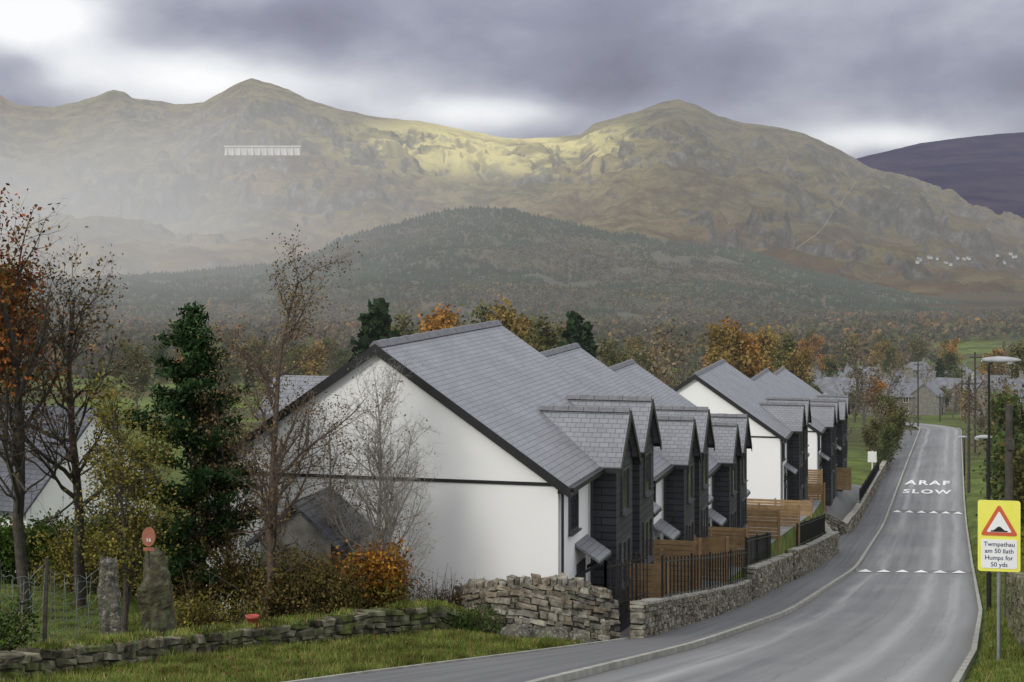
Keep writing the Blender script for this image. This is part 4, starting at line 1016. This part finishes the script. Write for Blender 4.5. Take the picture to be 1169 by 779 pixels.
def a3(rng,n):
    Y=rng.uniform(29,48,n); px=rng.uniform(-30,330,n); return (px-PX)/F*Y,Y
blades('grass',50000,a3,.03,.09,G1,3)
wa=np.array(WA); rng=np.random.default_rng(99); k=rng.integers(1,len(wa)-1,9000); f=rng.random(9000)[:,None]; pp=wa[k]*(1-f)+wa[k+1]*f if False else wa[np.minimum(k,len(wa)-2)]*(1-f)+wa[np.minimum(k,len(wa)-2)+1]*f
msk=fbm(pp[:,0]*1.1,pp[:,1]*1.1,2,5)>.47; pp=pp[msk]; off=rng.normal(size=(len(pp),2))*.13
X=pp[:,0]+off[:,0];Y=pp[:,1]+off[:,1]; z=pp[:,3]+rng.uniform(-.02,.05,len(pp))
b=np.stack([X,Y,z],-1); d=np.stack([np.full(len(X),.012),0*X,0*X],-1); t=b+np.stack([rng.normal(size=len(X))*.03,rng.normal(size=len(X))*.03,rng.uniform(.03,.12,len(X))],-1)
o=npmesh('moss_tufts',np.stack([b-d,b+d,t],1).reshape(-1,3),np.arange(3*len(X)).reshape(-1,3),[G1]); o['kind']='stuff'
rng=np.random.default_rng(8); s=rng.uniform(-16,0,2200); t=edge(s)-rng.uniform(0,8,2200); X,Y=st(s,t)
V,Fq=leafmesh(np.stack([X,Y,T(X,Y)+.05],-1),.06,rng,.8); o=npmesh('fallen_leaves',V,Fq,[L_brown]); o['kind']='stuff'

# ---------------------------------------------------------------- valley trees
def hz(m,L=10000,mist=.5): return haze(m,L,mist)
cols=[hz(MI('far_leaf_orange',[(.24,.11,.025),(.33,.17,.04),(.19,.10,.03)],.8,.3)),hz(MI('far_leaf_ochre',[(.19,.13,.037),(.26,.18,.055),(.15,.11,.033)],.8,.3)),
 hz(MI('far_leaf_olive',[(.08,.08,.028),(.12,.12,.04),(.10,.09,.033)],.8,.3)),hz(MI('far_leaf_brown',[(.13,.10,.066),(.18,.14,.095),(.11,.09,.055)],.8,.3)),
 hz(MI('far_leaf_green',[(.045,.065,.022),(.075,.10,.03),(.06,.07,.027)],.8,.3)),hz(MI('far_needle',[(.016,.032,.016),(.030,.05,.022)],.8,.3))]
barkh=hz(M('far_bark',[(.08,.07,.055),(.15,.13,.11)],3,.9))
protos={}
def proto(ci,v):
    if (ci,v) in protos: return protos[(ci,v)]
    seed=100+ci*7+v; rng=np.random.default_rng(seed)
    if ci==5:
        segs,C=conifer_mesh(12,2.6,seed,1500,.2,low=.1); ls=.75; C=C[rng.integers(0,len(C),2200)]
    else:
        segs,tips=grow(seed,9.5,.22,nchild=(13,6,3,0),lenr=(.55,.5,.5),start=.14)
        tp=np.array([t[0] for t in tips]); nl=2000 if ci!=3 else 500; C=tp[rng.integers(0,len(tp),nl)]+rng.normal(size=(nl,3))*.45; ls=.42 if ci!=3 else .3
        if ci!=3: segs=segs[:500]
    V1,F1=tubes(segs,3); V2,F2=leafmesh(C,ls,rng,.75)
    me=npmesh('tree',np.concatenate([V1,V2]),np.concatenate([F1,F2+len(V1)]),[barkh,cols[ci]],mi=np.concatenate([np.zeros(len(F1)),np.ones(len(F2))]))
    d=me.data; bpy.data.objects.remove(me); protos[(ci,v)]=d; return d
labs=['orange autumn leaved tree in the valley','ochre yellow autumn tree in the valley','olive green tree in the valley','bare brown twigged tree in the valley','green leafy tree near the village','dark green conifer in the valley']
def vtree(X,Y,ci,h,sx=1.):
    me=proto(ci,R.randrange(3)); o=link(('conifer_tree' if ci==5 else 'broadleaf_tree'),me); z=Ts(X,Y)
    k=h/(12. if ci==5 else 9.8); o.location=(X,Y,z); o.scale=(k*sx,k*sx,k); o.rotation_euler=(0,0,R.uniform(0,6.28)); thing(o,labs[ci],'tree','autumn trees in the valley')
cnt=0
while cnt<205:
    px=R.uniform(120,1185); Y=R.choice([R.uniform(350,620),R.uniform(480,950),R.uniform(550,900)])
    if px<600 and Y<500: Y=R.uniform(400,900)
    if px>1085 and Y>620: continue
    if px>900 and Y<520 and R.random()<.8: continue
    X=(px-PX)/F*Y; g=fbm(np.array([X/90]),np.array([Y/90]),2,4)[0]; rt_=px>680
    ci=R.choices([0,1,2,3,4,5],[(3.4 if g>.48 else 1.5) if rt_ else .35,2.6 if rt_ else 1.3,2.2,3.2,.9,.3])[0]
    vtree(X,Y,ci,R.uniform(8,14),1.2); cnt+=1
for i in range(42):
    px=R.uniform(905,1180); Y=R.uniform(285,520); X=(px-PX)/F*Y
    if abs(px-1070)<26 and Y<330: continue
    vtree(X,Y,R.choices([0,1,2,3,4],[.6,1,2,4,1.2])[0],R.uniform(3.5,7.5),1.25)
for (px,Y,ci,py) in ((432,150,5,349),(424,155,5,362),(655,170,5,362),(668,175,5,374),(790,215,3,366),(770,225,3,385),(1012,215,4,456),(1000,200,3,462),(1024,205,2,460),(985,235,3,420),(968,215,3,470),(1040,235,3,450),(994,185,2,482),(1008,175,4,492),(1018,190,2,478),
   (1146,140,2,455),(1162,125,3,440),(1175,110,4,465),(1135,170,3,435),(1150,190,3,425),(1165,85,4,515),(1180,75,2,500),(1128,210,3,440),(855,260,0,380),(830,260,1,374),(870,300,1,382),(1120,230,2,476),(1010,330,3,400),(975,300,3,392),(570,260,1,360),(540,280,2,362),(515,250,0,364),(610,230,2,374),(470,300,2,372),(500,310,0,362),(590,300,1,368),(850,330,3,390),(910,320,1,400),(895,330,2,392)):
    X=(px-PX)/F*Y; vtree(X,Y,ci,max(2.5,zat(py,Y)-Ts(X,Y)),1.0 if ci!=3 else 1.15)

def woods(name,Xs,Ys,Zs,types,mats,hs,seed,q=11):
    rng=np.random.default_rng(seed); V=[];Fc=[];MI_=[];b=0
    for ty in np.unique(types):
        m=types==ty; X=Xs[m];Y=Ys[m];Z=Zs[m];h=hs[m]; n=len(X)
        if ty==5:
            k=5
            for pz,(za,zb,rr_) in enumerate(((.05,.6,.46),(.35,.92,.32))):
                a=(np.arange(k)*2*np.pi/k)[None]+rng.uniform(0,6,(n,1)); rad=h[:,None]*rr_*rng.uniform(.6,1.35,(n,k))
                ring=np.stack([X[:,None]+rad*np.cos(a),Y[:,None]+rad*np.sin(a),(Z+h*za)[:,None]+0*a],-1); top=np.stack([X,Y,Z+h*zb],-1)[:,None]
                vv=np.concatenate([ring,top],1).reshape(-1,3); i=(np.arange(n)*(k+1))[:,None]; j=np.arange(k)[None]
                f=np.stack([i+j,i+(j+1)%k,i+k+0*j],-1).reshape(-1,3)
                V.append(vv);Fc.append(f+b);MI_.append(np.full(len(f),ty)); b+=len(vv)
        else:
            c=np.repeat(np.stack([X,Y,Z+h*.5],-1),q,0); hh=np.repeat(h,q); d=rng.normal(size=(n*q,3)); d/=np.linalg.norm(d,axis=1)[:,None]
            c=c+d*(hh*np.cbrt(rng.uniform(.1,1,n*q)))[:,None]*np.array([.5,.5,.42])
            v2,f2=leafmesh(c,hh*.36,rng,.9); f3=np.concatenate([f2[:,[0,1,2]],f2[:,[0,2,3]]])
            V.append(v2);Fc.append(f3+b);MI_.append(np.full(len(f3),ty)); b+=len(v2)
    o=npmesh(name,np.concatenate(V),np.concatenate(Fc),mats,mi=np.concatenate(MI_)); o['kind']='stuff'; return o
rng=np.random.default_rng(77)
n=44000; pj=rng.uniform(0,len(hpx)-1.001,n); wi=rng.uniform(0,109,n)
i0=pj.astype(int); w0=wi.astype(int)
Pp=HP[w0,i0]*(1-(pj-i0))[:,None]+HP[w0,np.minimum(i0+1,len(hpx)-1)]*(pj-i0)[:,None]
w1=np.minimum(w0+1,109); fr=(wi-w0)[:,None]; Pp=Pp*(1-fr)+HP[w1,i0]*fr
g=fbm(Pp[:,0]/230,Pp[:,1]/230,4,12); g2=fbm(Pp[:,0]/90,Pp[:,1]/140,3,52); frac=wi/109
types=np.where(g+.15*(frac-.4)+.04*rng.normal(size=n)>.47,5,np.where(g2>.54,3,np.where(rng.random(n)<.8,2,1)))
types=np.where((frac<.28)&(rng.random(n)<.4),rng.choice([0,1,2,3],n,p=[.14,.30,.26,.30]),types)
gc=fbm(Pp[:,0]/70,Pp[:,1]/120,3,66)
keep=(gc>.30)&(Pp[:,0]/Pp[:,1]>-.34)&(Pp[:,0]/Pp[:,1]<.36)
Pp=Pp[keep];types=types[keep]
dk=[hz(MI('wood_'+nm,cs_,.9,.012,det=1,lo=.75,hi=1.25),8500,.6) for nm,cs_ in (('orange',[(.15,.085,.03),(.19,.11,.04)]),('ochre',[(.085,.070,.034),(.11,.09,.042)]),('olive',[(.050,.056,.026),(.064,.068,.031)]),('brown',[(.078,.063,.046),(.095,.078,.056)]),('green',[(.035,.055,.02),(.05,.07,.025)]),('needle',[(.026,.041,.023),(.034,.050,.028)]))]
woods('woodland',Pp[:,0],Pp[:,1],Pp[:,2]-2,types,dk,rng.uniform(5.5,9,len(Pp)),5,q=7)
n=7500; Y=np.sqrt(rng.uniform(700**2,2000**2,n)); px=rng.uniform(-30,1200,n); X=(px-PX)/F*Y
g=fbm(X/110,Y/110,3,15); keep=(g>.42)|(px<1040)&(rng.random(n)<.7); keep&=~((px>1075)&(g<.56)&(Y<1350))
X=X[keep];Y=Y[keep]; m=len(X)
woods('woodland',X,Y,T(X,Y)-1,rng.choice([0,1,2,3,5],m,p=[.09,.25,.28,.33,.05]),dk,rng.uniform(7,12,m),6,q=14)
